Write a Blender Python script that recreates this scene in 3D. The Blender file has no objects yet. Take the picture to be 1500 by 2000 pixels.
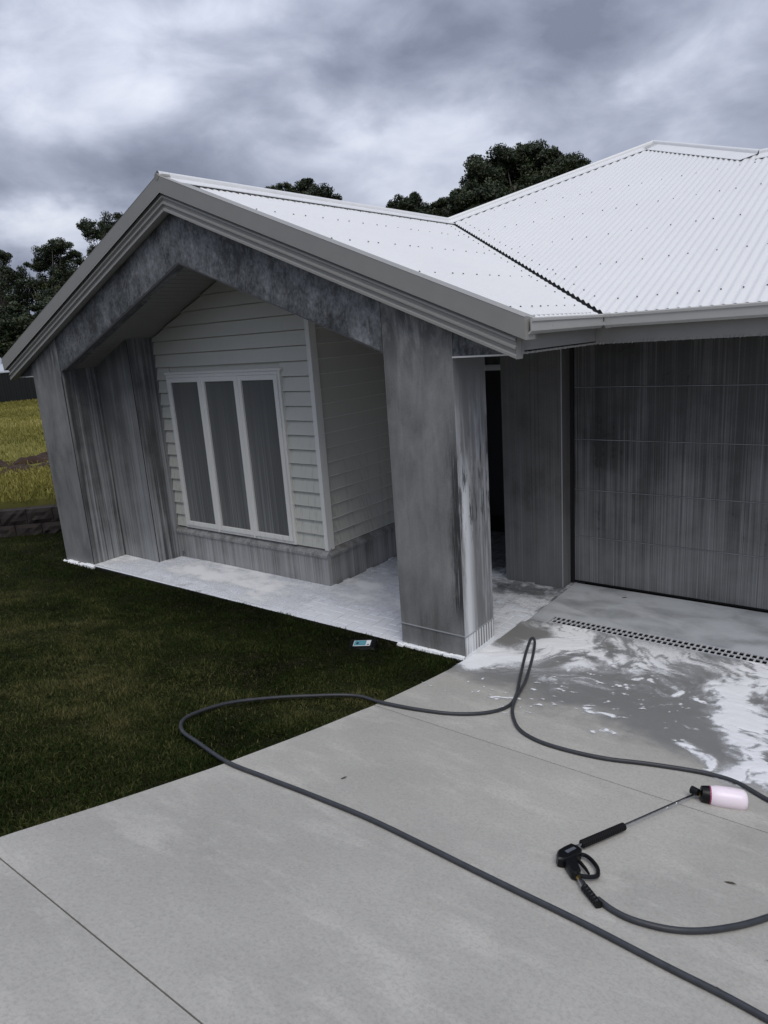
import bpy, math, random
import numpy as np
from mathutils import Vector, Matrix

# ------------------------------------------------------------------ camera
CAMZ = 2.6
YAW, PITCH, ROLL, FPX = -0.665002, 0.241996, -0.0708212, 1381.8
def cam_axes():
    cy, sy = math.cos(YAW), math.sin(YAW); cp, sp = math.cos(PITCH), math.sin(PITCH)
    cr, sr = math.cos(ROLL), math.sin(ROLL)
    fwd = np.array([sy*cp, cy*cp, -sp]); right = np.array([cy, -sy, 0.0]); up = np.cross(right, fwd)
    return cr*right+sr*up, -sr*right+cr*up, fwd
RIGHT, UP, FWD = cam_axes()
CAMP = np.array([0.0, 0.0, CAMZ])
scene = bpy.context.scene
cd = bpy.data.cameras.new('camera'); cam = bpy.data.objects.new('camera', cd)
scene.collection.objects.link(cam)
cd.sensor_fit = 'HORIZONTAL'; cd.sensor_width = 36.0; cd.lens = FPX/1500*36.0
cd.clip_start = 0.05; cd.clip_end = 3000
m = Matrix.Identity(4)
for i in range(3):
    m[i][0] = RIGHT[i]; m[i][1] = UP[i]; m[i][2] = -FWD[i]; m[i][3] = CAMP[i]
cam.matrix_world = m
scene.camera = cam

# ------------------------------------------------------------------ light
SUN_AZ, SUN_EL = math.radians(128), math.radians(60)     # azimuth from +Y towards +X
scene.view_settings.view_transform = 'Standard'
scene.view_settings.look = 'None'
scene.view_settings.gamma = 1.0
scene.view_settings.exposure = 0.52
scene.view_settings.use_curve_mapping = False
world = bpy.data.worlds.new('World'); scene.world = world; world.use_nodes = True

class NT:
    """tiny node-tree writer"""
    def __init__(s, tree): s.t = tree; s.t.nodes.clear()
    def n(s, typ, **kw):
        nd = s.t.nodes.new(typ)
        for k, v in kw.items():
            if k.startswith('i_'):
                key = k[2:]
                key = int(key) if key.isdigit() else key.replace('_', ' ')
                s.set(nd.inputs[key], v)
            else: setattr(nd, k, v)
        return nd
    def set(s, sock, v):
        if isinstance(v, bpy.types.NodeSocket): s.t.links.new(v, sock)
        elif isinstance(v, bpy.types.Node): s.t.links.new(v.outputs[0], sock)
        else:
            if hasattr(sock.default_value, '__len__') and not hasattr(v, '__len__'): v = [v]*len(sock.default_value)
            if hasattr(v, '__len__') and len(v) == 3 and len(sock.default_value) == 4: v = (*v, 1)
            sock.default_value = v
    def math(s, op, a, b=0.0, c=None, clamp=False):
        nd = s.t.nodes.new('ShaderNodeMath'); nd.operation = op; nd.use_clamp = clamp
        s.set(nd.inputs[0], a); s.set(nd.inputs[1], b)
        if c is not None: s.set(nd.inputs[2], c)
        return nd.outputs[0]
    def mix(s, f, a, b, blend='MIX'):
        nd = s.t.nodes.new('ShaderNodeMix'); nd.data_type = 'RGBA'; nd.blend_type = blend
        s.set(nd.inputs[0], f); s.set(nd.inputs[6], a); s.set(nd.inputs[7], b)
        return nd.outputs[2]
    def ramp(s, f, stops, interp='LINEAR'):
        nd = s.t.nodes.new('ShaderNodeValToRGB'); nd.color_ramp.interpolation = interp
        el = nd.color_ramp.elements
        while len(el) < len(stops): el.new(0.5)
        for e, (p, c) in zip(el, stops):
            e.position = p; e.color = (*c, 1) if hasattr(c, '__len__') else (c, c, c, 1)
        s.set(nd.inputs[0], f); return nd.outputs[0]
    def smooth(s, v, a, b):
        nd = s.t.nodes.new('ShaderNodeMapRange'); nd.interpolation_type = 'SMOOTHSTEP'
        s.set(nd.inputs[0], v); nd.inputs[1].default_value = a; nd.inputs[2].default_value = b
        return nd.outputs[0]
    def pos(s, scale=(1, 1, 1), loc=(0, 0, 0)):
        g = s.t.nodes.new('ShaderNodeNewGeometry'); mp = s.t.nodes.new('ShaderNodeMapping')
        s.t.links.new(g.outputs['Position'], mp.inputs[0])
        mp.inputs['Scale'].default_value = scale; mp.inputs['Location'].default_value = loc
        return mp.outputs[0]
    def noise(s, vec, scale=1.0, detail=4, rough=0.55, dist=0.0):
        nd = s.t.nodes.new('ShaderNodeTexNoise')
        s.set(nd.inputs['Vector'], vec); nd.inputs['Scale'].default_value = scale
        nd.inputs['Detail'].default_value = detail; nd.inputs['Roughness'].default_value = rough
        nd.inputs['Distortion'].default_value = dist
        return nd.outputs[0]
    def xyz(s, v):
        nd = s.t.nodes.new('ShaderNodeSeparateXYZ'); s.set(nd.inputs[0], v); return nd.outputs

w = NT(world.node_tree)
tc = w.n('ShaderNodeTexCoord')
d = w.xyz(tc.outputs['Generated'])
mp = w.n('ShaderNodeMapping', i_Vector=tc.outputs['Generated']); mp.inputs['Location'].default_value = (1.35, 0.4, 2.0); mp.inputs['Rotation'].default_value = (0.15, 0.25, 0.6); mp.inputs['Scale'].default_value = (1.0, 1.0, 2.1)
big = w.noise(mp.outputs[0], 2.4, 3, 0.5, 0.6)
fine = w.noise(mp.outputs[0], 6.5, 8, 0.56, 0.35)
cl = w.math('SUBTRACT', w.math('ADD', w.math('MULTIPLY', big, 0.58), w.math('MULTIPLY', fine, 0.42)), 0.03)
# the cloud deck's own large masses and thin places, as directions (bent by noise so that they stay ragged)
wn = w.n('ShaderNodeTexNoise'); w.set(wn.inputs['Vector'], mp.outputs[0]); wn.inputs['Scale'].default_value = 4.0; wn.inputs['Detail'].default_value = 6
def mass(px, py, rx, ry, ang, amt, cur):
    c_ = FWD+RIGHT*((px-750)/FPX)-UP*((py-1000)/FPX); c_ = c_/np.linalg.norm(c_)
    a_ = RIGHT*math.cos(ang)-UP*math.sin(ang); a_ = a_-c_*(a_@c_); a_ /= np.linalg.norm(a_); b_ = np.cross(c_, a_)
    dv = w.n('ShaderNodeVectorMath', operation='MULTIPLY_ADD'); w.set(dv.inputs[0], wn.outputs['Color']); dv.inputs[1].default_value = (.30,)*3
    w.t.links.new(tc.outputs['Generated'], dv.inputs[2])
    def dot(v_, off):
        n_ = w.n('ShaderNodeVectorMath', operation='DOT_PRODUCT'); w.t.links.new(dv.outputs[0], n_.inputs[0]); n_.inputs[1].default_value = tuple(v_)
        return w.math('SUBTRACT', n_.outputs['Value'], float(.15*sum(v_))+off)
    ua = w.math('DIVIDE', dot(a_, 0.0), rx/FPX); vb = w.math('DIVIDE', dot(b_, 0.0), ry/FPX)
    q_ = w.math('ADD', w.math('MULTIPLY', ua, ua), w.math('MULTIPLY', vb, vb))
    front = w.math('GREATER_THAN', dot(c_, 0.0), 0.0)
    e_ = w.math('MULTIPLY', w.math('POWER', 2.718, w.math('MULTIPLY', q_, -1.0)), front)
    return w.math('ADD', cur, w.math('MULTIPLY', e_, amt))
for a_ in ((60, 120, 150, 210, .5, .12), (260, 190, 230, 60, .55, .04), (740, 270, 190, 60, -.25, .06), (1400, 150, 180, 100, -.4, .07), (40, 470, 260, 45, -.05, .20),
           (600, 70, 480, 110, .1, -.07), (680, 175, 220, 60, .0, -.09), (120, 350, 330, 60, 0, -.08), (1180, 90, 380, 80, -.1, -.07), (420, 330, 260, 60, .1, -.03), (1050, 250, 260, 60, -.1, .03), (-120, 200, 120, 300, .2, -.05)):
    cl = mass(*a_[:5], a_[5], cl)
CLOUD = [(0.34, (1.45, 1.63, 2.2)), (0.44, (2.15, 2.38, 3.1)), (0.53, (3.05, 3.32, 4.15)), (0.63, (4.45, 4.75, 5.6)), (0.80, (6.6, 6.85, 7.4))]
ccol = w.ramp(cl, [(p, tuple(v/10 for v in c)) for p, c in CLOUD])
# an overcast sky is brighter overhead than at the horizon
ov = w.math('DIVIDE', w.math('MULTIPLY_ADD', w.math('MAXIMUM', d[2], 0.0), 1.1, 1.0), 1.25)
ovv = w.n('ShaderNodeCombineXYZ', i_0=w.math('MULTIPLY', ov, 10), i_1=w.math('MULTIPLY', ov, 10), i_2=w.math('MULTIPLY', ov, 10))
ccol10 = w.mix(1.0, ccol, ovv.outputs[0], 'MULTIPLY')
sky = w.n('ShaderNodeTexSky', sky_type='NISHITA', sun_disc=False, sun_elevation=SUN_EL, sun_rotation=SUN_AZ, air_density=1.0, dust_density=2.0)
skyc = w.mix(0.97, sky.outputs[0], ccol10)
bg = w.n('ShaderNodeBackground', i_Color=skyc, i_Strength=0.1)
wo = w.n('ShaderNodeOutputWorld', i_Surface=bg)

sl = bpy.data.lights.new('sun', 'SUN'); so = bpy.data.objects.new('sun', sl); scene.collection.objects.link(so)
sl.energy = 1.0; sl.angle = math.radians(36); sl.color = (1.0, 0.96, 0.88)
sdir = Vector((math.sin(SUN_AZ)*math.cos(SUN_EL), math.cos(SUN_AZ)*math.cos(SUN_EL), math.sin(SUN_EL)))
so.rotation_euler = sdir.to_track_quat('Z', 'Y').to_euler()

# ------------------------------------------------------------------ helpers
COL = scene.collection
rng = np.random.default_rng(7); random.seed(7)

def link(name, me, parent=None, mat=None):
    o = bpy.data.objects.new(name, me); COL.objects.link(o)
    if mat is not None and me is not None:
        if not me.materials: me.materials.append(mat)
    if parent is not None: o.parent = parent
    return o
def mesh(name, v, f, mat, parent=None, smooth=False):
    me = bpy.data.meshes.new(name); me.from_pydata([tuple(p) for p in v], [], f); me.update()
    if smooth: me.polygons.foreach_set('use_smooth', [True]*len(me.polygons))
    return link(name, me, parent, mat)
def npmesh(name, v, loops, nper, mat, parent=None, smooth=False, attr=None, aname='shade', domain='POINT'):
    """v (N,3); loops flat vertex indices, nper verts per face"""
    me = bpy.data.meshes.new(name); v = np.asarray(v, np.float32); loops = np.asarray(loops, np.int32).ravel()
    nf = len(loops)//nper
    me.vertices.add(len(v)); me.vertices.foreach_set('co', v.ravel())
    me.loops.add(len(loops)); me.loops.foreach_set('vertex_index', loops)
    me.polygons.add(nf); me.polygons.foreach_set('loop_start', np.arange(0, nf*nper, nper, dtype=np.int32))
    me.polygons.foreach_set('loop_total', np.full(nf, nper, np.int32))
    if attr is not None:
        a = me.attributes.new(aname, 'FLOAT', domain); a.data.foreach_set('value', np.asarray(attr, np.float32))
    me.update(); me.validate()
    if smooth: me.polygons.foreach_set('use_smooth', np.ones(nf, bool))
    return link(name, me, parent, mat)
def tag(o, label=None, cat=None, group=None, kind=None):
    if label: o['label'] = label
    if cat: o['category'] = cat
    if group: o['group'] = group
    if kind: o['kind'] = kind
    return o
def empty(name, loc=(0, 0, 0), parent=None):
    o = bpy.data.objects.new(name, None); o.empty_display_size = 0.2; COL.objects.link(o); o.location = loc
    if parent is not None: o.parent = parent
    return o
class MB:
    """collects shapes into one mesh"""
    def __init__(s): s.v = []; s.f = []
    def add(s, v, f):
        b = len(s.v); s.v += [tuple(p) for p in v]; s.f += [tuple(i+b for i in q) for q in f]; return s
    def box(s, x0, x1, y0, y1, z0, z1, bev=0.0):
        if bev <= 0:
            v = [(x, y, z) for z in (z0, z1) for y in (y0, y1) for x in (x0, x1)]
            return s.add(v, [(0, 2, 3, 1), (4, 5, 7, 6), (0, 1, 5, 4), (2, 6, 7, 3), (0, 4, 6, 2), (1, 3, 7, 5)])
        b = bev; v = []
        for z, i in ((z0, b), (z0+b, 0), (z1-b, 0), (z1, b)):
            v += [(x0+i, y0+i, z), (x1-i, y0+i, z), (x1-i, y1-i, z), (x0+i, y1-i, z)]
        f = [(3, 2, 1, 0), (12, 13, 14, 15)]
        for k in range(3):
            for j in range(4):
                f.append((k*4+j, k*4+(j+1) % 4, k*4+4+(j+1) % 4, k*4+4+j))
        return s.add(v, f)
    def prism(s, poly, fn0, fn1):
        """poly: 2D points; fn0/fn1 map a 2D point to the two ends"""
        n = len(poly); v = [fn0(p) for p in poly]+[fn1(p) for p in poly]
        f = [tuple(range(n-1, -1, -1)), tuple(range(n, 2*n))]
        for i in range(n): f.append((i, (i+1) % n, n+(i+1) % n, n+i))
        return s.add(v, f)
    def sweep(s, prof, path_fn, ts, closed=False, caps=False):
        """prof list of 2D, path_fn(t, p)->3D"""
        n = len(prof); v = []; f = []
        for t in ts: v += [path_fn(t, p) for p in prof]
        m_ = n if closed else n-1
        for k in range(len(ts)-1):
            for i in range(m_):
                j = (i+1) % n; f.append((k*n+i, k*n+j, (k+1)*n+j, (k+1)*n+i))
        if caps: f += [tuple(range(n-1, -1, -1)), tuple((len(ts)-1)*n+i for i in range(n))]
        return s.add(v, f)
    def tube(s, pts, rad, seg=10, caps=True):
        pts = [Vector(p) for p in pts]; n = len(pts); rad = rad if hasattr(rad, '__len__') else [rad]*n
        v = []; f = []; up = None
        for i, p in enumerate(pts):
            t = (pts[min(i+1, n-1)]-pts[max(i-1, 0)]).normalized()
            if up is None: up = Vector((0, 0, 1)) if abs(t.z) < .9 else Vector((1, 0, 0))
            a = t.cross(up).normalized(); up = a.cross(t).normalized()
            for k in range(seg):
                th = 2*math.pi*k/seg; v.append(p+rad[i]*(math.cos(th)*a+math.sin(th)*up))
        for i in range(n-1):
            for k in range(seg):
                f.append((i*seg+k, i*seg+(k+1) % seg, (i+1)*seg+(k+1) % seg, (i+1)*seg+k))
        if caps: f += [tuple(range(seg)), tuple((n-1)*seg+k for k in range(seg-1, -1, -1))]
        return s.add(v, f)
    def build(s, name, mat, parent=None, smooth=False):
        o = mesh(name, s.v, s.f, mat, parent, False)
        if smooth:
            me = o.data; me.polygons.foreach_set('use_smooth', [True]*len(me.polygons))
            try: me.set_sharp_from_angle(angle=math.radians(40))
            except Exception: pass
        return o
def box(name, x0, x1, y0, y1, z0, z1, mat, parent=None, bev=0.0):
    return MB().box(x0, x1, y0, y1, z0, z1, bev).build(name, mat, parent)
def sstep(a, b, x):
    t = np.clip((np.asarray(x, float)-a)/(b-a), 0, 1); return t*t*(3-2*t)
# value noise
class VN:
    def __init__(s, seed): s.g = np.random.default_rng(seed).random((256, 256))
    def __call__(s, x, y):
        x = np.asarray(x, float); y = np.asarray(y, float)
        xi = np.floor(x).astype(int); yi = np.floor(y).astype(int); fx = x-xi; fy = y-yi
        fx = fx*fx*(3-2*fx); fy = fy*fy*(3-2*fy); g = s.g
        a = g[xi % 256, yi % 256]; b = g[(xi+1) % 256, yi % 256]; c = g[xi % 256, (yi+1) % 256]; e = g[(xi+1) % 256, (yi+1) % 256]
        return (a*(1-fx)+b*fx)*(1-fy)+(c*(1-fx)+e*fx)*fy
    def fbm(s, x, y, o=4, r=0.5):
        t = 0; a = 1; n = 0
        for i in range(o): t = t+a*s(x*2**i+17*i, y*2**i+31*i); n += a; a *= r
        return t/n
N1, N2, N3 = VN(1), VN(2), VN(3)

# terrain: the drive and the lawn climb from the garage towards the street
PY = np.array([-30, -12, -6, -3, -1, 0, .93, 1.381, 1.974, 2.65, 3.369, 3.9, 4.437, 4.7, 5.0, 5.4, 40])
PZ = np.array([2.3, 2.3, 2.15, 1.78, 1.32, 1.05, .784, .655, .498, .344, .199, .112, .036, .013, .003, 0, 0])
def prof(y):
    y = np.asarray(y, float)
    return (np.interp(y-.15, PY, PZ)+2*np.interp(y, PY, PZ)+np.interp(y+.15, PY, PZ))/4
RW = np.array([-11.10, 5.08]); RWD = np.array([.735, .678]); RWN = np.array([-.678, .735])
def ground(x, y):
    x = np.asarray(x, float); y = np.asarray(y, float)
    dd = (x-RW[0])*RWN[0]+(y-RW[1])*RWN[1]
    lawn = prof(y)*(1-.5*sstep(-9, -16, x))-.03-.03*sstep(-4, -8.5, x)+.02*(N1.fbm(x*.9, y*.9, 2)-.5)*sstep(-2.9, -3.6, x)
    lawn = np.where(y > 4.4, np.minimum(lawn, -.012), lawn)
    field = .46-.004*np.maximum(dd-2, 0)+.10*(N2.fbm(x*.25, y*.25, 3)-.5)*sstep(.5, 3, dd)
    field = field+.004*np.clip(dd-40, 0, 200)
    s = sstep(.10, .22, dd)
    return lawn*(1-s)+field*s
def G(px, py, dz=0.0, fn=None):
    """where the line of sight of a photograph pixel meets the drive / lawn"""
    dv = FWD+RIGHT*((px-750)/FPX)-UP*((py-1000)/FPX)
    lo, hi = 0.3, 200.0
    fn = fn or (lambda x, y: prof(y) if x > -2.79 else ground(x, y))
    t = lo
    while t < hi:
        p = CAMP+dv*t
        if p[2] < float(fn(p[0], p[1]))+dz: break
        t *= 1.01
    a, b = t/1.01, t
    for _ in range(30):
        c = (a+b)/2; p = CAMP+dv*c
        if p[2] < float(fn(p[0], p[1]))+dz: b = c
        else: a = c
    return CAMP+dv*b
def at(px, py, dist):
    dv = FWD+RIGHT*((px-750)/FPX)-UP*((py-1000)/FPX)
    return CAMP+dv*dist

# ------------------------------------------------------------------ materials
MATS = {}
def mat(name):
    m_ = bpy.data.materials.new(name); m_.use_nodes = True; MATS[name] = m_
    return m_, NT(m_.node_tree)
def finish(t, bsdf, disp=None):
    o = t.n('ShaderNodeOutputMaterial', i_Surface=bsdf)
def bsdf(t, col, rough=.7, metal=0., spec=.5, normal=None, **kw):
    b = t.n('ShaderNodeBsdfPrincipled')
    t.set(b.inputs['Base Color'], col); t.set(b.inputs['Roughness'], rough); t.set(b.inputs['Metallic'], metal)
    t.set(b.inputs['Specular IOR Level'], spec)
    if normal is not None: t.set(b.inputs['Normal'], normal)
    for k, v in kw.items(): t.set(b.inputs[k.replace('_', ' ')], v)
    return b
def bump(t, h, strength=.3, dist=.01):
    return t.n('ShaderNodeBump', i_Height=h, i_Strength=strength, i_Distance=dist).outputs[0]
def simple(name, col, rough=.6, metal=0., spec=.5, var=.08, scale=6.0, bmp=0.0, bscale=80):
    m_, t = mat(name)
    n = t.noise(t.pos(), scale, 5)
    c = t.mix(n, [x*(1-var*2) for x in col], [min(1, x*(1+var*2)) for x in col])
    nm = bump(t, t.noise(t.pos(), bscale, 4), bmp, .004) if bmp else None
    finish(t, bsdf(t, c, t.math('ADD', rough-.08, t.math('MULTIPLY', n, .16)), metal, spec, nm)); return m_

def streaky(name, base, foam, top=1.9, amount=1.0, grain=1.0, spec=.35, rough=.5, wet=.55, loc=(0, 0, 0), fine=1.0):
    """rendered wall run down with detergent: dark wet runs, pale foam runs, more of it low down"""
    m_, t = mat(name)
    p = t.pos()
    z = t.xyz(p)[2]
    # runs: stretched along z
    warp = t.noise(p, 1.6, 2)
    r1 = t.noise(t.pos((9, 9, .28), loc), 1, 3, .6)
    r2 = t.noise(t.pos((34*fine, 34*fine, .55), loc), 1, 3, .6)
    mott = t.noise(t.pos(loc=loc), 2.3, 6, .62)
    speck = t.noise(p, 60, 3)
    low = t.smooth(z, top, 0.0)
    r3 = t.noise(t.pos((75*fine, 75*fine, .32), loc), 1, 2, .5)
    runs = t.math('ADD', t.math('MULTIPLY', r1, .6-.2*(fine > 1.5)), t.math('MULTIPLY', r2, .4+.2*(fine > 1.5)))
    f = t.math('ADD', t.math('MULTIPLY', t.math('SUBTRACT', runs, .5), 2.6*amount), t.math('MULTIPLY', low, .55))
    f = t.math('ADD', f, t.math('MULTIPLY', t.math('SUBTRACT', mott, .5), .9), clamp=True)
    dark = t.smooth(t.math('ADD', t.math('MULTIPLY', mott, .6), t.math('MULTIPLY', r1, .4)), .56, .36)
    b0 = t.mix(t.math('MULTIPLY', dark, wet), base, [c*.45 for c in base])
    b1 = t.mix(t.math('MULTIPLY', t.math('SUBTRACT', speck, .3), .35*grain), b0, [min(1, c*1.7) for c in base])
    c = t.mix(t.math('MULTIPLY', f, .62), b1, foam)
    c = t.mix(t.math('MULTIPLY', t.smooth(r3, .60, .66), t.math('ADD', .10, t.math('MULTIPLY', low, .35))), c, foam)
    c = t.mix(t.math('MULTIPLY', t.smooth(r3, .40, .35), .35), c, [v*.35 for v in base])
    ro = t.math('SUBTRACT', rough+.2, t.math('MULTIPLY', dark, .3))
    nm = bump(t, t.math('ADD', speck, t.math('MULTIPLY', f, .4)), .25*grain, .003)
    finish(t, bsdf(t, c, ro, 0, spec, nm)); return m_

m_, t = mat('cloudy grey render with detergent runs'); M_pillar = m_
p = t.pos(); q_ = t.xyz(p)
n1 = t.noise(t.pos((1, 1, .7)), 1.7, 6, .62, .5); n2 = t.noise(t.pos((7, 7, 1.6), (2, 0, 5)), 1, 6, .68, .6); r1 = t.noise(t.pos((26, 26, .6)), 1, 3); sp = t.noise(p, 55, 4, .7)
f = t.math('ADD', t.math('ADD', t.math('MULTIPLY', n1, .46), t.math('MULTIPLY', n2, .32)), t.math('ADD', t.math('MULTIPLY', r1, .10), t.math('MULTIPLY', sp, .12)))
c = t.ramp(f, [(.36, (.095, .095, .090)), (.46, (.19, .19, .182)), (.54, (.245, .245, .236)), (.68, (.36, .362, .36))])
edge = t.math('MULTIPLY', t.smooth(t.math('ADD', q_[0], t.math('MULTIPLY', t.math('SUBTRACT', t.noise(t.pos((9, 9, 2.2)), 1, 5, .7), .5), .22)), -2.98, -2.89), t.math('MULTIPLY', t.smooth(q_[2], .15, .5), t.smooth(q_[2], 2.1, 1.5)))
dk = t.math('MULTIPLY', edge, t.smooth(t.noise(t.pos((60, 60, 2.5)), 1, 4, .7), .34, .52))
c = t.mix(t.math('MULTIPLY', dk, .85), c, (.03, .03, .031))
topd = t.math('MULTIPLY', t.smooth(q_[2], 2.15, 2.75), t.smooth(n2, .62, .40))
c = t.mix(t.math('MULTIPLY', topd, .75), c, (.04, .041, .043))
finish(t, bsdf(t, c, .6, 0, .35, bump(t, sp, .3, .003)))
m_, t = mat('wet sponged grey render'); M_beam = m_
p = t.pos(); n1 = t.noise(p, 1.5, 5, .6, .3); n2 = t.noise(t.pos((9, 9, 6)), 1, 6, .7); n3 = t.noise(t.pos((40, 40, 26)), 1, 4, .7); r1 = t.noise(t.pos((16, 16, 1.6)), 1, 4, .6)
f = t.math('ADD', t.math('ADD', t.math('MULTIPLY', n1, .36), t.math('MULTIPLY', n2, .30)), t.math('ADD', t.math('MULTIPLY', n3, .26), t.math('MULTIPLY', r1, .10)))
c = t.ramp(f, [(.37, (.016, .017, .017)), (.465, (.06, .063, .064)), (.545, (.16, .167, .17)), (.64, (.31, .32, .325))])
finish(t, bsdf(t, c, .55, 0, .35, bump(t, n3, .35, .004)))
M_wall = streaky('grey render in the porch', (.155, .157, .152), (.44, .45, .455), top=1.9, amount=1.25, loc=(1, 8, 2))
M_wall2 = streaky('grey render with strong runs', (.110, .112, .112), (.48, .49, .495), top=1.6, amount=2.6, loc=(6, 3, 4), wet=.9)
M_garwall = streaky('dark grey render', (.105, .103, .096), (.26, .265, .27), top=1.6, amount=.6, loc=(5, 2, 2))
M_plinth = streaky('grey plinth with runs', (.22, .217, .205), (.48, .48, .49), top=.7, amount=1.3, loc=(2, 9, 1))
M_gdoor = streaky('charcoal garage door with foam runs', (.060, .060, .058), (.38, .385, .39), top=2.0, amount=1.0, grain=.3, rough=.35, loc=(4, 4, 9), fine=1.9, wet=.3)

# pillar side that faces the drive: heavy white runs and dark wet splash
m_, t = mat('grey render splashed with foam'); M_pside = m_
p = t.pos(); xz = t.xyz(p)
diag = t.n('ShaderNodeCombineXYZ', i_0=t.math('ADD', xz[1], t.math('MULTIPLY', xz[2], .06)), i_1=xz[0], i_2=t.math('MULTIPLY', xz[2], .16))
r1 = t.noise(diag.outputs[0], 9, 5, .65, .4); r2 = t.noise(t.pos((40, 40, .9)), 1, 3)
br = t.noise(t.pos((22, 22, 3.2), (3, 0, 0)), 1, 5, .7)
hz = t.math('MULTIPLY', t.smooth(xz[2], 2.4, 1.9), 1.0)
f = t.math('MULTIPLY', t.smooth(t.math('ADD', t.math('MULTIPLY', r1, .7), t.math('MULTIPLY', r2, .3)), .40, .66), hz)
run = t.math('ADD', xz[1], t.math('MULTIPLY', t.math('SUBTRACT', r1, .5), .12))
runw = t.math('MULTIPLY', t.math('MULTIPLY', t.smooth(run, 4.59, 4.66), t.smooth(run, 4.80, 4.68)), t.smooth(xz[2], 1.75, 1.2))
c = t.mix(t.math('MULTIPLY', f, .8), (.20, .202, .205), (.50, .51, .53)); c = t.mix(runw, c, (.80, .81, .83))
dk = t.math('MULTIPLY', t.smooth(br, .52, .60), t.math('MULTIPLY', t.smooth(xz[2], .8, 1.2), t.smooth(xz[2], 1.95, 1.6)))
c = t.mix(t.math('MULTIPLY', dk, .85), c, (.055, .056, .058))
finish(t, bsdf(t, c, .5, 0, .4, bump(t, t.noise(p, 70, 3), .3, .003)))

# cladding
def clad(name, col, runs):
    m_, t = mat(name); p = t.pos(); z = t.xyz(p)[2]
    r = t.noise(t.pos((30, 30, .5)), 1, 3); n = t.noise(p, 3, 4)
    f = t.math('MULTIPLY', t.smooth(r, .5, .72), t.math('ADD', t.math('MULTIPLY', t.smooth(z, 1.8, .4), runs), .05))
    c = t.mix(t.math('MULTIPLY', n, .3), col, [x*.85 for x in col]); c = t.mix(f, c, (.16, .165, .17))
    finish(t, bsdf(t, c, .45, 0, .4)); return m_
M_board = clad('pale painted weatherboard', (.56, .56, .50), .35)
M_trim = clad('white painted trim', (.74, .735, .69), .15)
M_soffit = simple('pale grey soffit lining', (.19, .186, .172), .6)
M_barge = simple('mid grey painted metal', (.31, .303, .28), .42, var=.04)
M_gutter = simple('light grey painted gutter', (.46, .455, .43), .3, var=.03)
M_fascia = simple('grey painted fascia', (.26, .255, .24), .4, var=.06)
M_cap = simple('white painted roof flashing', (.78, .78, .77), .35, var=.03)
m_, t = mat('white painted corrugated steel'); M_roof = m_
n = t.noise(t.pos(), 1.3, 5); n2 = t.noise(t.pos(), 25, 4)
c = t.mix(n, (.74, .74, .73), (.80, .80, .785)); c = t.mix(t.math('MULTIPLY', t.smooth(n2, .55, .75), .15), c, (.55, .55, .55))
finish(t, bsdf(t, c, t.math('ADD', .22, t.math('MULTIPLY', n2, .2)), 0, .5))
M_screw = simple('dark roof screw', (.06, .06, .065), .4)
M_black = simple('black recess', (.006, .006, .007), .6)
M_valley = simple('valley tray', (.10, .10, .10), .6)
m_, t = mat('wet window glass with foam runs'); M_glass = m_
p = t.pos(); z = t.xyz(p)[2]
r = t.noise(t.pos((85, 85, .18)), 1, 3, .6); r2 = t.noise(t.pos((7, 7, .4)), 1, 2)
f = t.math('MULTIPLY', t.smooth(t.math('ADD', t.math('MULTIPLY', r, .6), t.math('MULTIPLY', r2, .4)), .42, .68), t.math('ADD', .12, t.math('MULTIPLY', t.smooth(z, 2.3, .5), .6)))
c = t.mix(f, (.12, .124, .122), (.25, .256, .252))
finish(t, bsdf(t, c, t.math('ADD', .06, t.math('MULTIPLY', f, .6)), 0, .5))

# concrete drive
def concrete(name, base):
    m_, t = mat(name); p = t.pos(); y = t.xyz(p)[1]; x = t.xyz(p)[0]
    n1 = t.noise(p, .9, 5, .6, .3); n2 = t.noise(t.pos((2.2, 6, 2), (4, 0, 0)), 1, 5, .62); sp = t.noise(p, 75, 4, .75); sw = t.noise(t.pos((3, 9, 3)), 4, 3)
    c = t.mix(t.smooth(n1, .3, .7), [v*.88 for v in base], [v*1.07 for v in base])
    c = t.mix(t.math('MULTIPLY', t.smooth(n2, .48, .70), .55), c, [v*1.30 for v in base])
    c = t.mix(t.math('MULTIPLY', t.smooth(t.noise(p, 2.3, 6, .7), .58, .74), .38), c, [v*.62 for v in base])
    c = t.mix(t.math('MULTIPLY', t.smooth(sp, .42, .68), .42), c, [v*.60 for v in base])
    c = t.mix(t.math('MULTIPLY', t.smooth(t.noise(p, 38, 4, .7), .52, .72), .22), c, [v*1.35 for v in base])
    wetm = t.smooth(t.math('ADD', t.math('ADD', y, t.math('MULTIPLY', x, .22)), t.math('MULTIPLY', t.math('SUBTRACT', t.noise(p, 2.2, 5, .65), .5), .9)), 3.45, 3.85)
    c = t.mix(t.math('MULTIPLY', wetm, .72), c, (.155, .158, .162))
    ro = t.math('SUBTRACT', .78, t.math('MULTIPLY', wetm, .4))
    h = t.math('ADD', sp, t.math('MULTIPLY', sw, .6))
    finish(t, bsdf(t, c, ro, 0, .4, bump(t, h, .35, .003))); return m_
M_conc = concrete('brushed concrete', (.435, .42, .38))
m_, t = mat('concrete under a film of detergent'); M_apron = m_
p = t.pos(); n1 = t.noise(t.pos((1, 2.2, 1)), 1.6, 6, .6, .6); n2 = t.noise(p, 5, 5, .6, .5)
c = t.mix(t.smooth(t.math('ADD', t.math('MULTIPLY', n1, .7), t.math('MULTIPLY', n2, .3)), .3, .62), (.25, .262, .275), (.50, .52, .54))
finish(t, bsdf(t, c, .35, 0, .5, bump(t, t.noise(p, 90, 3), .15, .002)))
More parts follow.
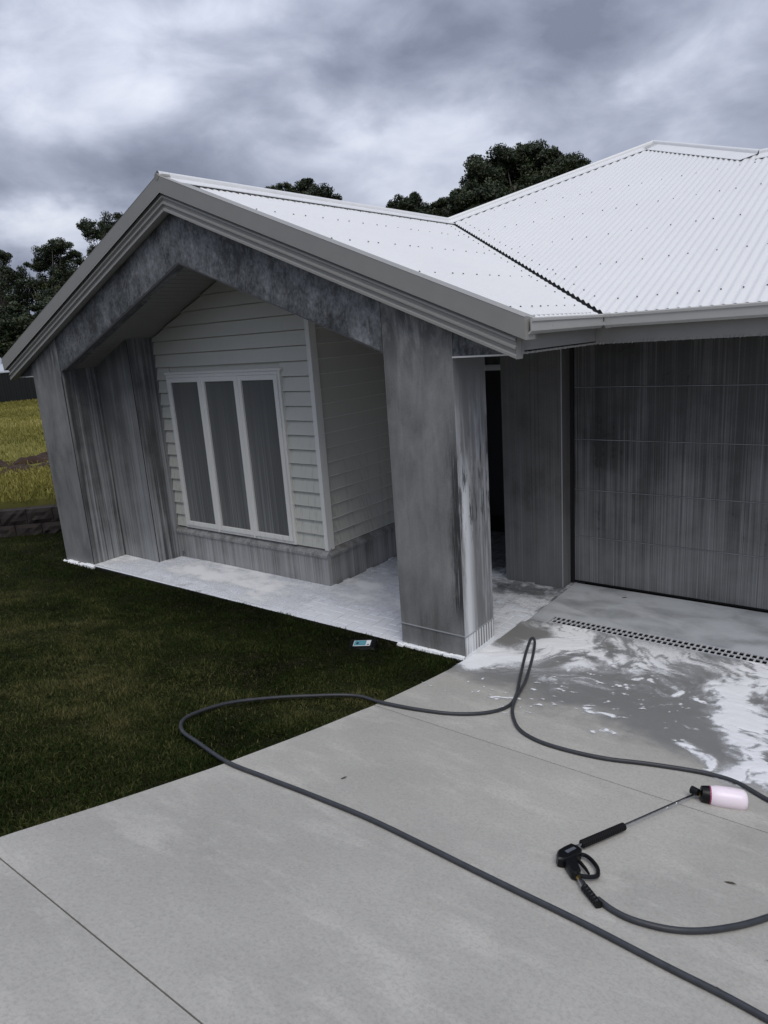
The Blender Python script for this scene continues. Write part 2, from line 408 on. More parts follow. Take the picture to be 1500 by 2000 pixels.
# pavers
m_, t = mat('grey pavers under detergent foam'); M_paver = m_
p = t.pos(); y = t.xyz(p)[1]; x = t.xyz(p)[0]
oi = t.n('ShaderNodeObjectInfo')
n1 = t.noise(t.pos((.8, 1.6, 1)), 1.7, 6, .62, .6); n2 = t.noise(p, 9, 5, .65, .4)
base = t.mix(oi.outputs['Random'], (.085, .088, .092), (.15, .152, .157)); base = t.mix(t.math('MULTIPLY', t.noise(p, 90, 3), .5), base, (.2, .2, .205))
bias = t.math('SUBTRACT', .17, t.math('MULTIPLY', t.math('MULTIPLY', t.smooth(x, -4.6, -3.0), t.smooth(y, 5.05, 6.4)), .2))
bias = t.math('SUBTRACT', bias, t.math('MULTIPLY', t.smooth(y, 6.5, 7.3), .25))
f = t.smooth(t.math('ADD', t.math('ADD', t.math('MULTIPLY', n1, .62), t.math('MULTIPLY', n2, .38)), bias), .44, .62)
c = t.mix(f, base, (.76, .78, .82))
finish(t, bsdf(t, c, t.math('SUBTRACT', .5, t.math('MULTIPLY', f, .1)), 0, .5, bump(t, t.math('ADD', t.noise(p, 60, 3), t.math('MULTIPLY', f, .6)), .25, .003)))
M_joint = simple('foam filled paver joint', (.30, .31, .33), .8, bmp=.3)
# foam film (density attribute = how much foam lies there)
m_, t = mat('soap foam'); M_foam = m_
a = t.n('ShaderNodeAttribute', attribute_name='shade'); p = t.pos()
bub = t.noise(p, 160, 3, .7)
bub2 = t.noise(p, 55, 4, .7)
al = t.smooth(t.math('ADD', a.outputs['Fac'], t.math('ADD', t.math('MULTIPLY', t.math('SUBTRACT', bub, .5), .45), t.math('MULTIPLY', t.math('SUBTRACT', bub2, .5), .55))), .10, .95)
c = t.mix(al, (.72, .735, .77), (.94, .945, .955))
fb = bsdf(t, c, .35, 0, .5, bump(t, t.math('ADD', bub, bub2), .5, .005))
tr = t.n('ShaderNodeBsdfTransparent')
mx = t.n('ShaderNodeMixShader', i_0=al, i_1=tr.outputs[0], i_2=fb.outputs[0]); finish(t, mx.outputs[0])
M_suds = simple('thick white suds', (.92, .925, .935), .6, var=.04, bmp=.4, bscale=120)
M_hose = simple('grey rubber hose', (.044, .047, .053), .42, spec=.35, var=.2, scale=22, bmp=.15, bscale=60)
M_blackp = simple('black plastic', (.006, .0063, .007), .34, spec=.25, var=.1)
M_grip = simple('black ribbed rubber', (.006, .006, .0065), .6, spec=.2)
M_steel = simple('scuffed stainless steel', (.42, .42, .43), .22, metal=1.0, var=.2, scale=40)
M_brass = simple('brass fitting', (.45, .30, .10), .3, metal=1.0)
m_, t = mat('translucent pinkish plastic'); M_bottle = m_
n = t.noise(t.pos(), 12, 3)
finish(t, bsdf(t, t.mix(n, (.90, .76, .83), (.95, .86, .91)), .28, 0, .5, None, Subsurface_Weight=.5, Subsurface_Radius=(.03, .02, .025), Subsurface_Scale=.6))
M_pinkcap = simple('dark pink seal', (.30, .03, .09), .4)
M_label = simple('white label', (.75, .77, .78), .35)
M_teal = simple('teal print', (.10, .30, .36), .35, var=.25, scale=60)
M_dkprint = simple('dark print', (.03, .05, .06), .4)
M_grate = simple('galvanised drain edge', (.52, .53, .55), .4)
M_dark = simple('black drain channel', (.008, .008, .009), .4)
def vcol(name, lo, mid, hi, rough=.7, trans=0.0, spec=.3):
    m_, t = mat(name); a = t.n('ShaderNodeAttribute', attribute_name='shade')
    c = t.ramp(a.outputs['Fac'], [(0, lo), (.5, mid), (1, hi)])
    b = bsdf(t, c, rough, 0, spec)
    if trans:
        tl = t.n('ShaderNodeBsdfTranslucent', i_Color=c)
        b = t.n('ShaderNodeMixShader', i_0=trans, i_1=b.outputs[0], i_2=tl.outputs[0])
    finish(t, b.outputs[0]); return m_
M_grass = vcol('lawn blades', (.005, .007, .002), (.024, .040, .006), (.15, .135, .055), .7, .2, .12)
M_fgrass = vcol('dry field grass', (.12, .115, .022), (.27, .245, .055), (.44, .38, .13), .7, .25)
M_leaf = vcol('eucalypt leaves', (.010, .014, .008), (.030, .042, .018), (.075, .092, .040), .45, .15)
M_bark = simple('pale grey bark', (.10, .09, .075), .8, var=.2, scale=4)
m_, t = mat('lawn soil and thatch'); M_soil = m_
p = t.pos(); n = t.noise(p, 1.1, 5); n2 = t.noise(p, 22, 4, .7)
dd = t.math('ADD', t.math('MULTIPLY', t.math('ADD', t.xyz(p)[0], 11.1), -.678), t.math('MULTIPLY', t.math('SUBTRACT', t.xyz(p)[1], 5.08), .735))
c = t.mix(t.smooth(n, .42, .62), (.010, .011, .005), (.022, .017, .009)); c = t.mix(t.math('MULTIPLY', n2, .6), c, (.028, .032, .011))
fc = t.mix(t.noise(p, .45, 5, .6), (.10, .105, .022), (.24, .225, .06)); fc = t.mix(t.math('MULTIPLY', n2, .5), fc, (.09, .08, .02))
c = t.mix(t.smooth(dd, .1, .5), c, fc)
finish(t, bsdf(t, c, .95, 0, .1, bump(t, n2, .6, .02)))
M_clod = simple('bare reddish soil', (.040, .021, .014), .95, var=.35, scale=5, bmp=.8, bscale=20)
M_block = simple('dark split faced block', (.028, .021, .019), .9, var=.35, scale=9, bmp=.8, bscale=50)
M_fence = simple('charcoal fence steel', (.007, .008, .009), .45)
M_nroof = simple('pale neighbouring roof', (.55, .58, .62), .4)
M_nwall = simple('neighbouring wall', (.10, .10, .10), .8)

# ------------------------------------------------------------------ ground
def axis(lo, hi, step, far, n):
    a = np.arange(lo, hi+1e-6, step); k = np.linspace(0, 1, n+1)[1:]**2.2
    return np.concatenate([(lo-far*k)[::-1], a, hi+far*k])
gx = axis(-20, 6, .2, 600, 26); gy = axis(-3, 13, .2, 600, 26)
XX, YY = np.meshgrid(gx, gy, indexing='ij'); ZZ = ground(XX, YY)
inside = (XX > -9) & (XX < 2.6) & (YY > 5.6) & (YY < 19); ZZ = np.where(inside, -.2, ZZ)
nx, ny = XX.shape; idx = np.arange(nx*ny).reshape(nx, ny)
q = np.stack([idx[:-1, :-1], idx[1:, :-1], idx[1:, 1:], idx[:-1, 1:]], -1).reshape(-1, 4)
o = npmesh('ground', np.stack([XX, YY, ZZ], -1).reshape(-1, 3), q, 4, M_soil, smooth=True); tag(o, kind='structure')

# driveway: cast slabs divided by saw cuts
DX0, DX1 = -2.78, 4.4
driveway = empty('driveway'); tag(driveway, kind='structure')
def slab(y0, y1, mt, x0=DX0, x1=DX1):
    ys = np.linspace(y0, y1, max(2, int((y1-y0)/.12)+1)); n = len(ys); v = []; f = []
    b = .006
    for y in ys:
        zt = float(prof(y)); e = b if (y in (ys[0], ys[-1])) else 0
        v += [(x0, y, zt-.11), (x0, y, zt-b), (x0+b, y, zt-e), (x1, y, zt-e), (x1, y, zt-.11)]
    for k in range(n-1):
        for i in range(4): f.append((k*5+i, k*5+i+1, k*5+6+i, k*5+5+i))
    f += [(4, 3, 2, 1, 0), tuple((n-1)*5+i for i in range(5))]
    return mesh('slab', v, f, mt, driveway)
J1 = float(np.mean([G(750, 1378)[1], G(1125, 1508)[1]])); J2 = float(np.mean([G(0, 1675)[1], G(400, 2000)[1]]))
slab(-9, -3.2, M_conc); slab(-3.194, J2-.003, M_conc); slab(J2+.003, J1-.003, M_conc); slab(J1+.003, 5.545, M_conc)
mb = MB(); mb.prism([(-2.74, 5.551), (-2.56, 5.551), (-2.56, 5.705), (DX1, 5.705), (DX1, 6.62), (-2.74, 6.62)], lambda p: (p[0], p[1], -.1), lambda p: (p[0], p[1], 0.0))
mb.build('slab', M_apron, driveway)

# drain
drain = empty('drain_grate', (-2.55, 5.63, 0))
def place(o, par):   # parent keeping world place
    o.parent = par; o.matrix_parent_inverse = Matrix.Translation(par.location).inverted(); return o
place(box('channel', -2.555, DX1, 5.556, 5.700, -.099, -.075, M_dark), drain)
place(MB().box(-2.556, DX1, 5.553, 5.563, -.05, .004).box(-2.556, DX1, 5.693, 5.703, -.05, .004).box(-2.556, DX1, 5.624, 5.632, -.006, .003).build('edge_rail', M_grate), drain)
place(MB().box(-2.555, DX1, 5.5631, 5.566, -.075, -.005).box(-2.555, DX1, 5.690, 5.6929, -.075, -.005).build('channel_side', M_dark), drain)
mb = MB(); x = -2.55
while x < DX1:
    mb.box(x, x+.015, 5.563, 5.624, -.004, .002); mb.box(x+.012, x+.027, 5.632, 5.693, -.004, .002); x += .046
tag(place(mb.build('grate_bars', simple('wet grate bars', (.5, .505, .515), .45)), drain), kind='stuff')
tag(drain, 'long slotted drain grate set in the concrete before the garage door', 'drain')

# porch paving: herringbone bricks, each one an object
porch = box('porch_floor', -9.05, -2.745, 4.555, 8.1, -.09, -.014, M_joint); tag(porch, kind='structure')
PW, PL, GAP = .105, .21, .006
def brickmesh(w_, l_):
    me = MB().box(-w_/2+GAP/2, w_/2-GAP/2, -l_/2+GAP/2, l_/2-GAP/2, -.05, 0, .005).build('paver_source', M_paver); d_ = me.data; bpy.data.objects.remove(me); return d_
PA, PB = brickmesh(PW, PL), brickmesh(PL, PW)
spots = []
def on_porch(x, y):
    if not (-8.42 < x < -2.70 and 4.50 < y < 8.1): return False
    if x < -5.0 and y > 5.42: return False
    if x < -7.66 and y > 5.06: return False
    if x > -3.46 and y > 6.46: return False
    return True
u = PW
for i in range(-40, 110):
    for j in range(-40, 110):
        # herringbone cell: the vertical and the horizontal brick of each step
        k = (i-j) % 4
        X0, Y0 = -9.2+i*u, 4.0+j*u
        if k == 0: spots.append((X0+u, Y0+u/2, 'h'))       # covers (i,i+1),(j)
        elif k == 2: spots.append((X0+u/2, Y0, 'v'))      # covers (i),(j-1,j)
spots = [s for s in spots if on_porch(s[0], s[1])]
def clip_ok(s):
    hx, hy = (u, u/2) if s[2] == 'h' else (u/2, u)
    return s[0]+hx < -2.745 and s[1]-hy > 4.553 and not (s[0]+hx > -3.50 and s[0]-hx < -2.80 and s[1]-hy < 5.09) and s[0]-hx > -8.41
full = [s for s in spots if clip_ok(s)]; cut = [s for s in spots if not clip_ok(s)]
full.sort(key=lambda s: (s[0])**2+(s[1])**2+4*max(0, s[1]-6.4))
for s in full[:300]:
    o = link('paver', PA if s[2] == 'v' else PB, porch)
    o.location = (s[0], s[1], float(rng.normal(-.001, .0012))); o.rotation_euler = (float(rng.normal(0, .006)), float(rng.normal(0, .006)), 0)
mb = MB()
for s in full[300:]+cut:
    hx, hy = (u, u/2) if s[2] == 'h' else (u/2, u)
    x0, x1, y0, y1 = s[0]-hx+GAP/2, min(s[0]+hx-GAP/2, -2.75), max(s[1]-hy+GAP/2, 4.557), s[1]+hy-GAP/2
    x0 = max(x0, -8.42)
    if x1-x0 < .02 or y1-y0 < .02: continue
    mb.box(x0, x1, y0, y1, -.05, float(rng.normal(-.001, .001)), .004)
tag(mb.build('paver_rest', M_paver, porch), kind='stuff')

# ------------------------------------------------------------------ house
house = empty('house', (0, 0, 0))
tag(house, 'single storey grey rendered house with white corrugated roof and gabled porch', 'house')
AX, ZR, T = -5.90, 4.175, .415          # portico ridge
EX, FY = -2.25, 4.58                    # right eave, front face
LX = 2*AX-EX
def rz(x): return ZR-T*abs(x-AX)
def pbox(name, *a, parent=None, bev=0.0): return box(name, *a, parent or house, bev)
# pillars
def pillar(x0, x1, zb):
    mb = MB(); y0, y1 = FY, 5.06
    mb.add([(x0, y0, zb), (x1, y0, zb), (x1, y1, zb), (x0, y1, zb), (x0, y0, min(rz(x0)-.1, 4)), (x1, y0, rz(x1)-.1), (x1, y1, rz(x1)-.1), (x0, y1, rz(x0)-.1)],
           [(0, 3, 2, 1), (4, 5, 6, 7), (0, 1, 5, 4), (1, 2, 6, 5), (2, 3, 7, 6), (3, 0, 4, 7)])
    return mb.build('pillar', M_pillar, house)
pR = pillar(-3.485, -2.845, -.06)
pR.data.materials.append(M_pside); pR.data.polygons[3].material_index = 1
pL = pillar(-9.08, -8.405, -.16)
box('slab_edge_shade', -9.06, -2.80, 4.545, 4.5535, -.09, -.003, simple('dark slab edge shade', (.02, .02, .02), .8), house)  # dark strip painting the shadowed gap between lawn and porch
pL.data.materials.append(M_wall2); pL.data.polygons[3].material_index = 1
M_cdark = simple('dark corner shade', (.03, .032, .034), .7)  # dark strips paint the shadow line down the wall corners
MB().box(-8.409, -8.401, FY-.003, FY+.004, -.12, 2.40).build('corner_shade', M_cdark, pL)
M_line = simple('pale corner bead', (.36, .37, .38), .5)
for (x0, x1) in ((-3.487, -2.843),):
    o = MB().box(x0, x1, FY-.006, FY+.002, .175, .183).box(-2.847, -2.839, FY-.006, 5.06, .165, .173).build('base_line', M_line, pR)
mb = MB()
for k in range(11): y = FY+.02+k*.043; mb.box(-2.846, -2.839, y, y+.010, -.02, .165)
mb.build('foam_drips', M_suds, pR)
# gable beam: raked panel between the pillars, its joints cut as real grooves
def rake_panel(name, x0, x1, dtop, zb, y0, y1, mt, parent=house):
    """band under the roof line between x0..x1; zb = opening line height fn"""
    xs = [x0, x1] if not (x0 < AX < x1) else [x0, AX, x1]
    up = [(x, rz(x)-dtop) for x in xs]; dn = [(x, zb(x)) for x in xs]
    return MB().prism(dn+up[::-1], lambda p: (p[0], y0, p[1]), lambda p: (p[0], y1, p[1])).build(name, mt, parent)
OT = .392
def opening(x): return 3.435-OT*abs(x-AX)
gb = rake_panel('gable_beam', -8.398, -3.492, .10, opening, FY+.002, FY+.14, M_beam)
mb = MB()     # thin metal drip edge under the beam
for sx in (-1, 1):
    mb.sweep([(0, 0), (.05, 0), (.05, -.018), (0, -.018)], lambda t_, p, sx=sx: (AX+sx*t_, FY+.006+p[0], opening(AX+sx*t_)+p[1]+.004), [0.0, 2.41], closed=True, caps=True)
mb.build('drip_edge', M_valley, gb)
# porch walls of the left side
def wall_to_roof(name, x0, x1, y0, y1, mt, zb=-.02, drop=.12):
    mb = MB()
    v = [(x0, y0, zb), (x1, y0, zb), (x1, y1, zb), (x0, y1, zb)]+[(x, y, rz(x)-drop) for x, y in ((x0, y0), (x1, y0), (x1, y1), (x0, y1))]
    mb.add(v, [(0, 3, 2, 1), (4, 5, 6, 7), (0, 1, 5, 4), (1, 2, 6, 5), (2, 3, 7, 6), (3, 0, 4, 7)]); return mb.build(name, mt, house)
o = wall_to_roof('porch_wall', -8.42, -7.665, 5.05, 5.45, M_wall); o.data.materials.append(M_wall2); o.data.polygons[3].material_index = 1
MB().box(-7.669, -7.661, 5.046, 5.053, 0, 2.76).build('corner_shade', M_cdark, o)
# raked soffit linings with fine grooves
def soffit(sx, x0, x1, y0, y1):
    mb = MB(); n = int(abs(x1-x0)/.075)
    for k in range(n):
        a = x0+(x1-x0)*k/n; b = x0+(x1-x0)*(k+1)/n; e = (b-a)*.07
        za, zb_ = rz(a)-.70, rz(b-e)-.70
        za, zb_ = rz(a)-.655, rz(b-e)-.655
        mb.add([(a, y0, za), (b-e, y0, zb_), (b-e, y1, zb_), (a, y1, za), (a, y0, za+.012), (b-e, y0, zb_+.012), (b-e, y1, zb_+.012), (a, y1, za+.012)],
               [(0, 1, 2, 3), (7, 6, 5, 4), (0, 4, 5, 1), (1, 5, 6, 2), (2, 6, 7, 3), (3, 7, 4, 0)])
    o = mb.build('soffit_lining', M_soffit, house)
    MB().add([(x0, y0, rz(x0)-.635), (x1, y0, rz(x1)-.635), (x1, y1, rz(x1)-.635), (x0, y1, rz(x0)-.635)], [(0, 1, 2, 3)]).build('backing', M_black, o)
soffit(-1, AX, -8.6, FY+.15, 8.05); soffit(1, AX, -3.3, FY+.15, 8.05)

# weatherboard bay: each board its own piece
BX0, BX1, BY = -7.66, -5.085, 5.43
PH = .36
WX0, WX1, WZ0, WZ1 = -7.42, -5.52, .43, 2.30
bay = empty('weatherboard_wall', (0, 0, 0), house)
SY1 = 8.05
cut_ = 0
PITCHB = .155
z = PH+.05; k = 0
box('wall_core', BX0, BX1-.02, BY+.012, BY+.10, 0, 3.45, M_board, bay)
def board_front(x0, x1, z0, z1):
    """lapped board facing -Y, top clipped to the soffit"""
    def cut(zv): return zv
    yb, yt = BY-.032, BY-.004
    lim = lambda x: rz(x)-.66
    pts = []
    xs = sorted(set([x0, x1]+[xx for xx in (AX,) if x0 < xx < x1]+[xx for zz_ in (z0, z1) for xx in (AX-(ZR-.66-zz_)/T, AX+(ZR-.66-zz_)/T) if x0 < xx < x1]))
    bot = []; top = []
    for xx in xs:
        l_ = lim(xx)
        if l_ < z0-1e-6: continue
        bot.append((xx, z0)); top.append((xx, min(z1, l_)))
    if len(bot) < 2: return
    n = len(bot); v = []; f = []
    yy = lambda zv: yb+(yt-yb)*(zv-z0)/(z1-z0)
    top = [(xx, zv-.010) for xx, zv in top]          # open lap joint above each board
    for (xx, zv) in bot: v.append((xx, yb, zv))
    for (xx, zv) in top: v.append((xx, yy(zv), zv))
    for (xx, zv) in bot: v.append((xx, BY+.011, zv))
    for (xx, zv) in top: v.append((xx, BY+.011, zv))
    for i in range(n-1): f += [(i, i+1, n+i+1, n+i), (2*n+i, 2*n+i+1, i+1, i), (n+i, n+i+1, 3*n+i+1, 3*n+i)]
    f += [(0, n, 3*n, 2*n), (n-1, 3*n-1, 4*n-1, 2*n-1)]
    mesh('weatherboard', v, f, M_board, bay)
while z < 3.5:
    z1 = z+PITCHB
    if z1 <= WZ0 or z >= WZ1+.03: board_front(BX0, BX1, z, z1)
    else:
        board_front(BX0, WX0-.005, z, z1); board_front(WX1+.005, BX1, z, z1)
    z = z1
side = empty('side_weatherboard_wall', (0, 0, 0), house); SX = -5.09
box('wall_core', SX-.12, SX-.012, BY+.10, SY1, 0, 3.2, M_board, side)
z = PH+.05
while z < 3.06:
    z1 = z+PITCHB; xb, xt = SX+.030, SX+.004
    o = mesh('weatherboard', [(xb, BY+.01, z), (xb, SY1, z), (xt, SY1, z1), (xt, BY+.01, z1), (SX-.012, BY+.01, z), (SX-.012, SY1, z)], [(0, 1, 2, 3), (4, 5, 1, 0)], M_board, side)
    MB().box(xb-.004, xb+.003, BY+.072, SY1, z-.002, z+.006).build('foam_line', M_trim, side)
    z = z1
box('corner_trim', BX1-.0, BX1+.055, BY-.03, BY+.07, PH+.03, 3.19, M_trim, bay, .004)
# plinth with sloping sill course
pl = MB().box(BX0, -5.025, 5.365, BY+.1, -.02, PH-.04).build('plinth', M_plinth, house)
mb = MB(); n = 14; L_ = (-5.025-BX0)/n
for k in range(n):
    a = BX0+k*L_+.002; b = a+L_-.004
    o = MB().add([(a, 5.352, PH-.039), (b, 5.352, PH-.039), (b, 5.352, PH-.012), (a, 5.352, PH-.012), (a, BY+.02, PH+.055), (b, BY+.02, PH+.055), (a, BY+.02, PH-.039), (b, BY+.02, PH-.039)],
                 [(0, 1, 2, 3), (3, 2, 5, 4), (0, 3, 4, 6), (1, 7, 5, 2)]).build('sill_brick', M_plinth, pl)
pl2 = MB().box(-5.10, -5.023, 5.468, SY1, -.02, PH-.04).build('plinth', M_plinth, house)
MB().add([(-5.01, 5.40, PH-.039), (-5.01, SY1, PH-.039), (-5.01, SY1, PH-.012), (-5.01, 5.40, PH-.012), (-5.075, 5.40, PH+.055), (-5.075, SY1, PH+.055)], [(0, 1, 2, 3), (3, 2, 5, 4)]).build('sill_course', M_plinth, pl2)
MB().tube([(-7.56+.022*math.cos(a), 5.352, .05+.022*math.sin(a)) for a in np.linspace(0, 2*math.pi, 17)], .006, 6).build('tap_ring', M_steel, pl)
# window
win = empty('window', (0, 0, 0), house)
FW = .055
xs = np.linspace(WX0, WX1, 4)
def ring(mb, x0, x1, z0, z1, w_, y0, y1):
    mb.box(x0, x0+w_, y0, y1, z0, z1, .004).box(x1-w_, x1, y0, y1, z0, z1, .004).box(x0+w_, x1-w_, y0, y1, z0, z0+w_, .004).box(x0+w_, x1-w_, y0, y1, z1-w_, z1, .004)
mb = MB(); ring(mb, WX0-.03, WX1+.03, WZ0-.02, WZ1+.03, .035, BY-.05, BY+.03); mb.build('outer_frame', M_trim, win)
for k in range(3):
    mb = MB(); a, b = xs[k]+.004, xs[k+1]-.004
    ring(mb, a, b, WZ0+.016, WZ1-.006, FW, BY-.066, BY-.02); s_ = mb.build('sash', M_trim, win)
    box('pane', a+FW-.004, b-FW+.004, BY-.045, BY-.036, WZ0+.06, WZ1-.05, M_glass, win)
for k in (1, 2): box('mullion', xs[k]-.012, xs[k]+.012, BY-.072, BY-.01, WZ0-.01, WZ1+.0, M_trim, win)
box('head_trim', WX0-.05, WX1+.05, BY-.055, BY+.0, WZ1+.031, WZ1+.062, M_trim, win, .004)
# entry
en = wall = MB().box(-5.08, -3.44, 8.05, 8.2, -.02, 3.25).build('entry_wall', M_garwall, house)
fd = box('front_door', -5.0, -3.50, 8.0, 8.045, 0.0, 2.10, M_black, house)
MB().box(-5.05, -3.46, 7.97, 8.046, 2.102, 2.17).box(-3.499, -3.455, 7.97, 8.046, 0, 2.10).build('door_frame', M_trim, fd)
box('door_rail', -4.96, -3.54, 7.985, 8.0, .02, .22, M_blackp, fd)
# garage front
gw = MB().box(-3.44, -2.80, 6.43, 8.05, -.02, 2.5).build('garage_pier', M_garwall, house)
box('corner_bead', -2.803, -2.795, 6.425, 6.433, 0, 2.44, M_line, gw)
gw2 = MB().box(2.25, 2.95, 6.43, 12, -.02, 2.5).build('garage_pier', M_garwall, house)
M_jline = simple('foam caught in the joint', (.22, .225, .235), .6, var=.35, scale=3)
gd = empty('garage_door', (0, 0, 0), house)
box('jamb_seal', -2.80, -2.765, 6.63, 6.72, 0, 2.5, M_black, gd)
zs = [.012, .497, .984, 1.49, 1.997, 2.50]
for k in range(5):
    pnl = MB().box(-2.763, 2.25, 6.655, 6.70, zs[k]+.004, zs[k+1]-.004, .004).build('panel', M_gdoor, gd)
    if k:
        MB().box(-2.763, 2.25, 6.6535, 6.66, zs[k]-.003, zs[k]+.003).build('foam_line', M_jline, gd)
box('bottom_seal', -2.763, 2.25, 6.66, 6.70, .0, .014, M_black, gd)
# closing walls of the house out of sight
MB().box(-9.08, -8.93, 5.062, 19.5, -.3, 2.5).box(-8.93, 2.95, 19.35, 19.5, -.3, 2.5).box(2.8, 2.949, 12.0, 19.5, -.3, 2.5).build('outer_wall', M_garwall, house)

# ---- roofs
CP, CA = .08, .0088
def corrugated(name, us, lo, hi, fn, parent, per=8):
    """us range across the ribs; lo/hi(u) ends of the rib; fn(u, s, h)->3D"""
    n = int(round((us[1]-us[0])/CP*per)); u_ = np.linspace(us[0], us[1], n+1); v = []; f = []; prev = None
    for k, uu in enumerate(u_):
        a, b = lo(uu), hi(uu)
        if b-a < .02: prev = None; continue
        h = CA*math.cos(2*math.pi*uu/CP); i = len(v)
        v += [fn(uu, a, h), fn(uu, b, h)]
        if prev is not None: f.append((prev, prev+1, i+1, i))
        prev = i
    o = mesh(name, v, f, M_roof, parent, True); return o
VY = 5.92                                # garage eave line
AY = VY+(EX-AX)                          # portico ridge meets the main roof
BXr, BYr = AX+2.25, AY+2.25              # hip apex
CXr, CYr = -1.87, BYr-(-1.87-BXr)        # where the right hip meets the lower ridge
def mz(y): return 2.665+T*(y-VY)
gapv = .035
portR = corrugated('porch_roof', (FY-.10, AY-.05), lambda y: AX+.01, lambda y: (EX+.045) if y < VY-.04 else (EX-(y-VY)-gapv+.03), lambda y, x, h: (x, y, rz(x)+h), house)
portL = corrugated('porch_roof', (FY-.10, AY+1.0), lambda y: LX-.045, lambda y: AX-.01, lambda y, x, h: (x, y, rz(x)+h), house)
def mlo(x): return max(VY-.05, VY+(EX-x)+.035)
def mhi(x):
    if x < BXr: return AY+(x-AX)
    if x < CXr: return BYr-(x-BXr)
    if x < 2.4: return CYr
    return CYr-(x-2.4)
mainR = corrugated('main_roof', (AX+.06, 6.4), mlo, mhi, lambda x, y, h: (x, y, mz(y)+.012+h), house)
# hidden faces of the main roof
zB = mz(BYr); zC = mz(CYr)
LE = BXr-(zB-2.665)/T
mesh('main_roof', [(BXr, BYr, zB), (BXr, 17, zB), (LE, 17+ (BXr-LE)*0, 2.665), (LE, BYr-(BXr-LE), 2.665)], [(0, 1, 2, 3)], M_roof, house)
mesh('main_roof', [(BXr, BYr, zB), (CXr, CYr, zC), (2.4, CYr, zC), (2.4+ (CYr-VY), CYr+ (CYr-VY), 2.665), (CXr+0.9, CYr+1.6, zC-.66), (BXr+2.6, 17, zB-1.08), (BXr, 17, zB)], [(0, 6, 5, 4), (0, 4, 1), (1, 4, 3, 2)], M_roof, house)
# valley tray, coloured dark to paint the shade in the gap
mb = MB()
mb.sweep([(-.13, .03), (0, -.05), (.13, .03)], lambda t_, p: (EX-t_+p[0]*.7, VY+t_+p[0]*.7, 2.655+T*t_+p[1]), [-.05, AY-VY-.05]); mb.build('valley_tray', M_valley, mainR)
# screws
def screws(parent, pts, nrm):
    mb = MB(); nrm = Vector(nrm).normalized()
    a = nrm.orthogonal().normalized(); b = nrm.cross(a)
    for p in pts:
        p = Vector(p); v = []
        for r_, h_ in ((.0072, 0), (.007, .005), (.0045, .008)):
            v += [p+r_*(math.cos(i*math.pi/3)*a+math.sin(i*math.pi/3)*b)+nrm*h_ for i in range(6)]
        f = [(12, 13, 14, 15, 16, 17)]
        for k in range(2):
            for i in range(6): f.append((k*6+i, k*6+(i+1) % 6, k*6+6+(i+1) % 6, k*6+6+i))
        mb.add(v, f)
    tag(mb.build('roof_screws', M_screw, parent), kind='stuff')
pts = []
for i, y in enumerate((VY+.22, VY+1.08, VY+1.95, VY+2.85, VY+3.75)):
    k = 0; x = math.ceil((AX+.2)/CP)*CP; step = 2 if i == 0 else 3
    n_ = 0
    while x < 6:
        if mlo(x)+.12 < y < mhi(x)-.12: pts.append((x, y+random.uniform(-.012, .012), mz(y)+.012+CA))
        n_ += 1; x += CP*(step if i == 0 else (2 if n_ % 3 == 0 else 3))
x = math.ceil((AX+.3)/CP)*CP
while x < EX-.1: pts.append((x, mlo(x)+.13, mz(mlo(x)+.13)+.012+CA)); x += CP*2
screws(mainR, pts, (0, -T, 1))
pts = []
for i, x in enumerate((EX-.18, EX-.95, EX-1.8, EX-2.65, AX+.28)):
    y = math.ceil((FY+.1)/CP)*CP; n_ = 0
    while y < AY:
        hi_ = (EX+.04) if y < VY else EX-(y-VY)-.12
        if x < hi_: pts.append((x+random.uniform(-.012, .012), y, rz(x)+CA))
        n_ += 1; y += CP*(2 if i == 0 else (2 if n_ % 3 == 0 else 3))
y = math.ceil((VY+.1)/CP)*CP
while y < AY-.2: xx = EX-(y-VY)-.2; pts.append((xx, y, rz(xx)+CA)); y += CP*2
screws(portR, pts, (T, 0, 1))
# ridge and hip caps: two wings with a rolled crown
def cap(p0, p1, n1, n2, parent, wing=.24):
    p0, p1 = Vector(p0), Vector(p1); ax = (p1-p0).normalized()
    up = (Vector(n1).normalized()+Vector(n2).normalized()).normalized()
    w1 = ax.cross(Vector(n1)).normalized(); w2 = ax.cross(Vector(n2)).normalized()
    sd = ax.cross(up).normalized()
    if w1.dot(sd) < 0: w1 = -w1
    if w2.dot(sd) > 0: w2 = -w2
    lift = up*.026
    pr = [w1*wing+lift-Vector(n1).normalized()*.006, w1*wing+lift, w1*.03+lift]
    for k in range(7):
        a = math.pi*(k/6); pr.append(sd*.026*math.cos(a)+up*(.012+.026*math.sin(a))+lift)
    pr += [w2*.03+lift, w2*wing+lift, w2*wing+lift-Vector(n2).normalized()*.006]
    mb = MB(); mb.sweep(list(range(len(pr))), lambda t_, i: tuple(p0+(p1-p0)*t_+pr[i]), [0, 1]); o = mb.build('ridge_cap', M_cap, parent, smooth=True)
    for wv, nv in ((w1, n1), (w2, n2)):   # dark strips standing in for the shade under each wing
        e_ = [wv*(wing-.02)+lift-Vector(nv).normalized()*.002, wv*(wing-.02)-Vector(nv).normalized()*.03]
        MB().sweep([0, 1], lambda t_, i, e_=e_: tuple(p0+(p1-p0)*t_+e_[i]), [0, 1]).build('cap_shade_strip', M_valley, parent)
    return o
nP = ((T, 0, 1), (-T, 0, 1))
cap((AX, FY-.10, ZR), (AX, AY, ZR), nP[0], nP[1], portR)
cap((AX-.25, AY-.25, mz(AY)-.25*T), (BXr, BYr, mz(BYr)), (0, -T, 1), (-T, 0, 1), mainR)
cap((BXr, BYr, zB), (CXr, CYr, zC), (0, -T, 1), (T, 0, 1), mainR)
cap((CXr, CYr, zC), (2.4, CYr, zC), (0, -T, 1), (0, T, 1), mainR)
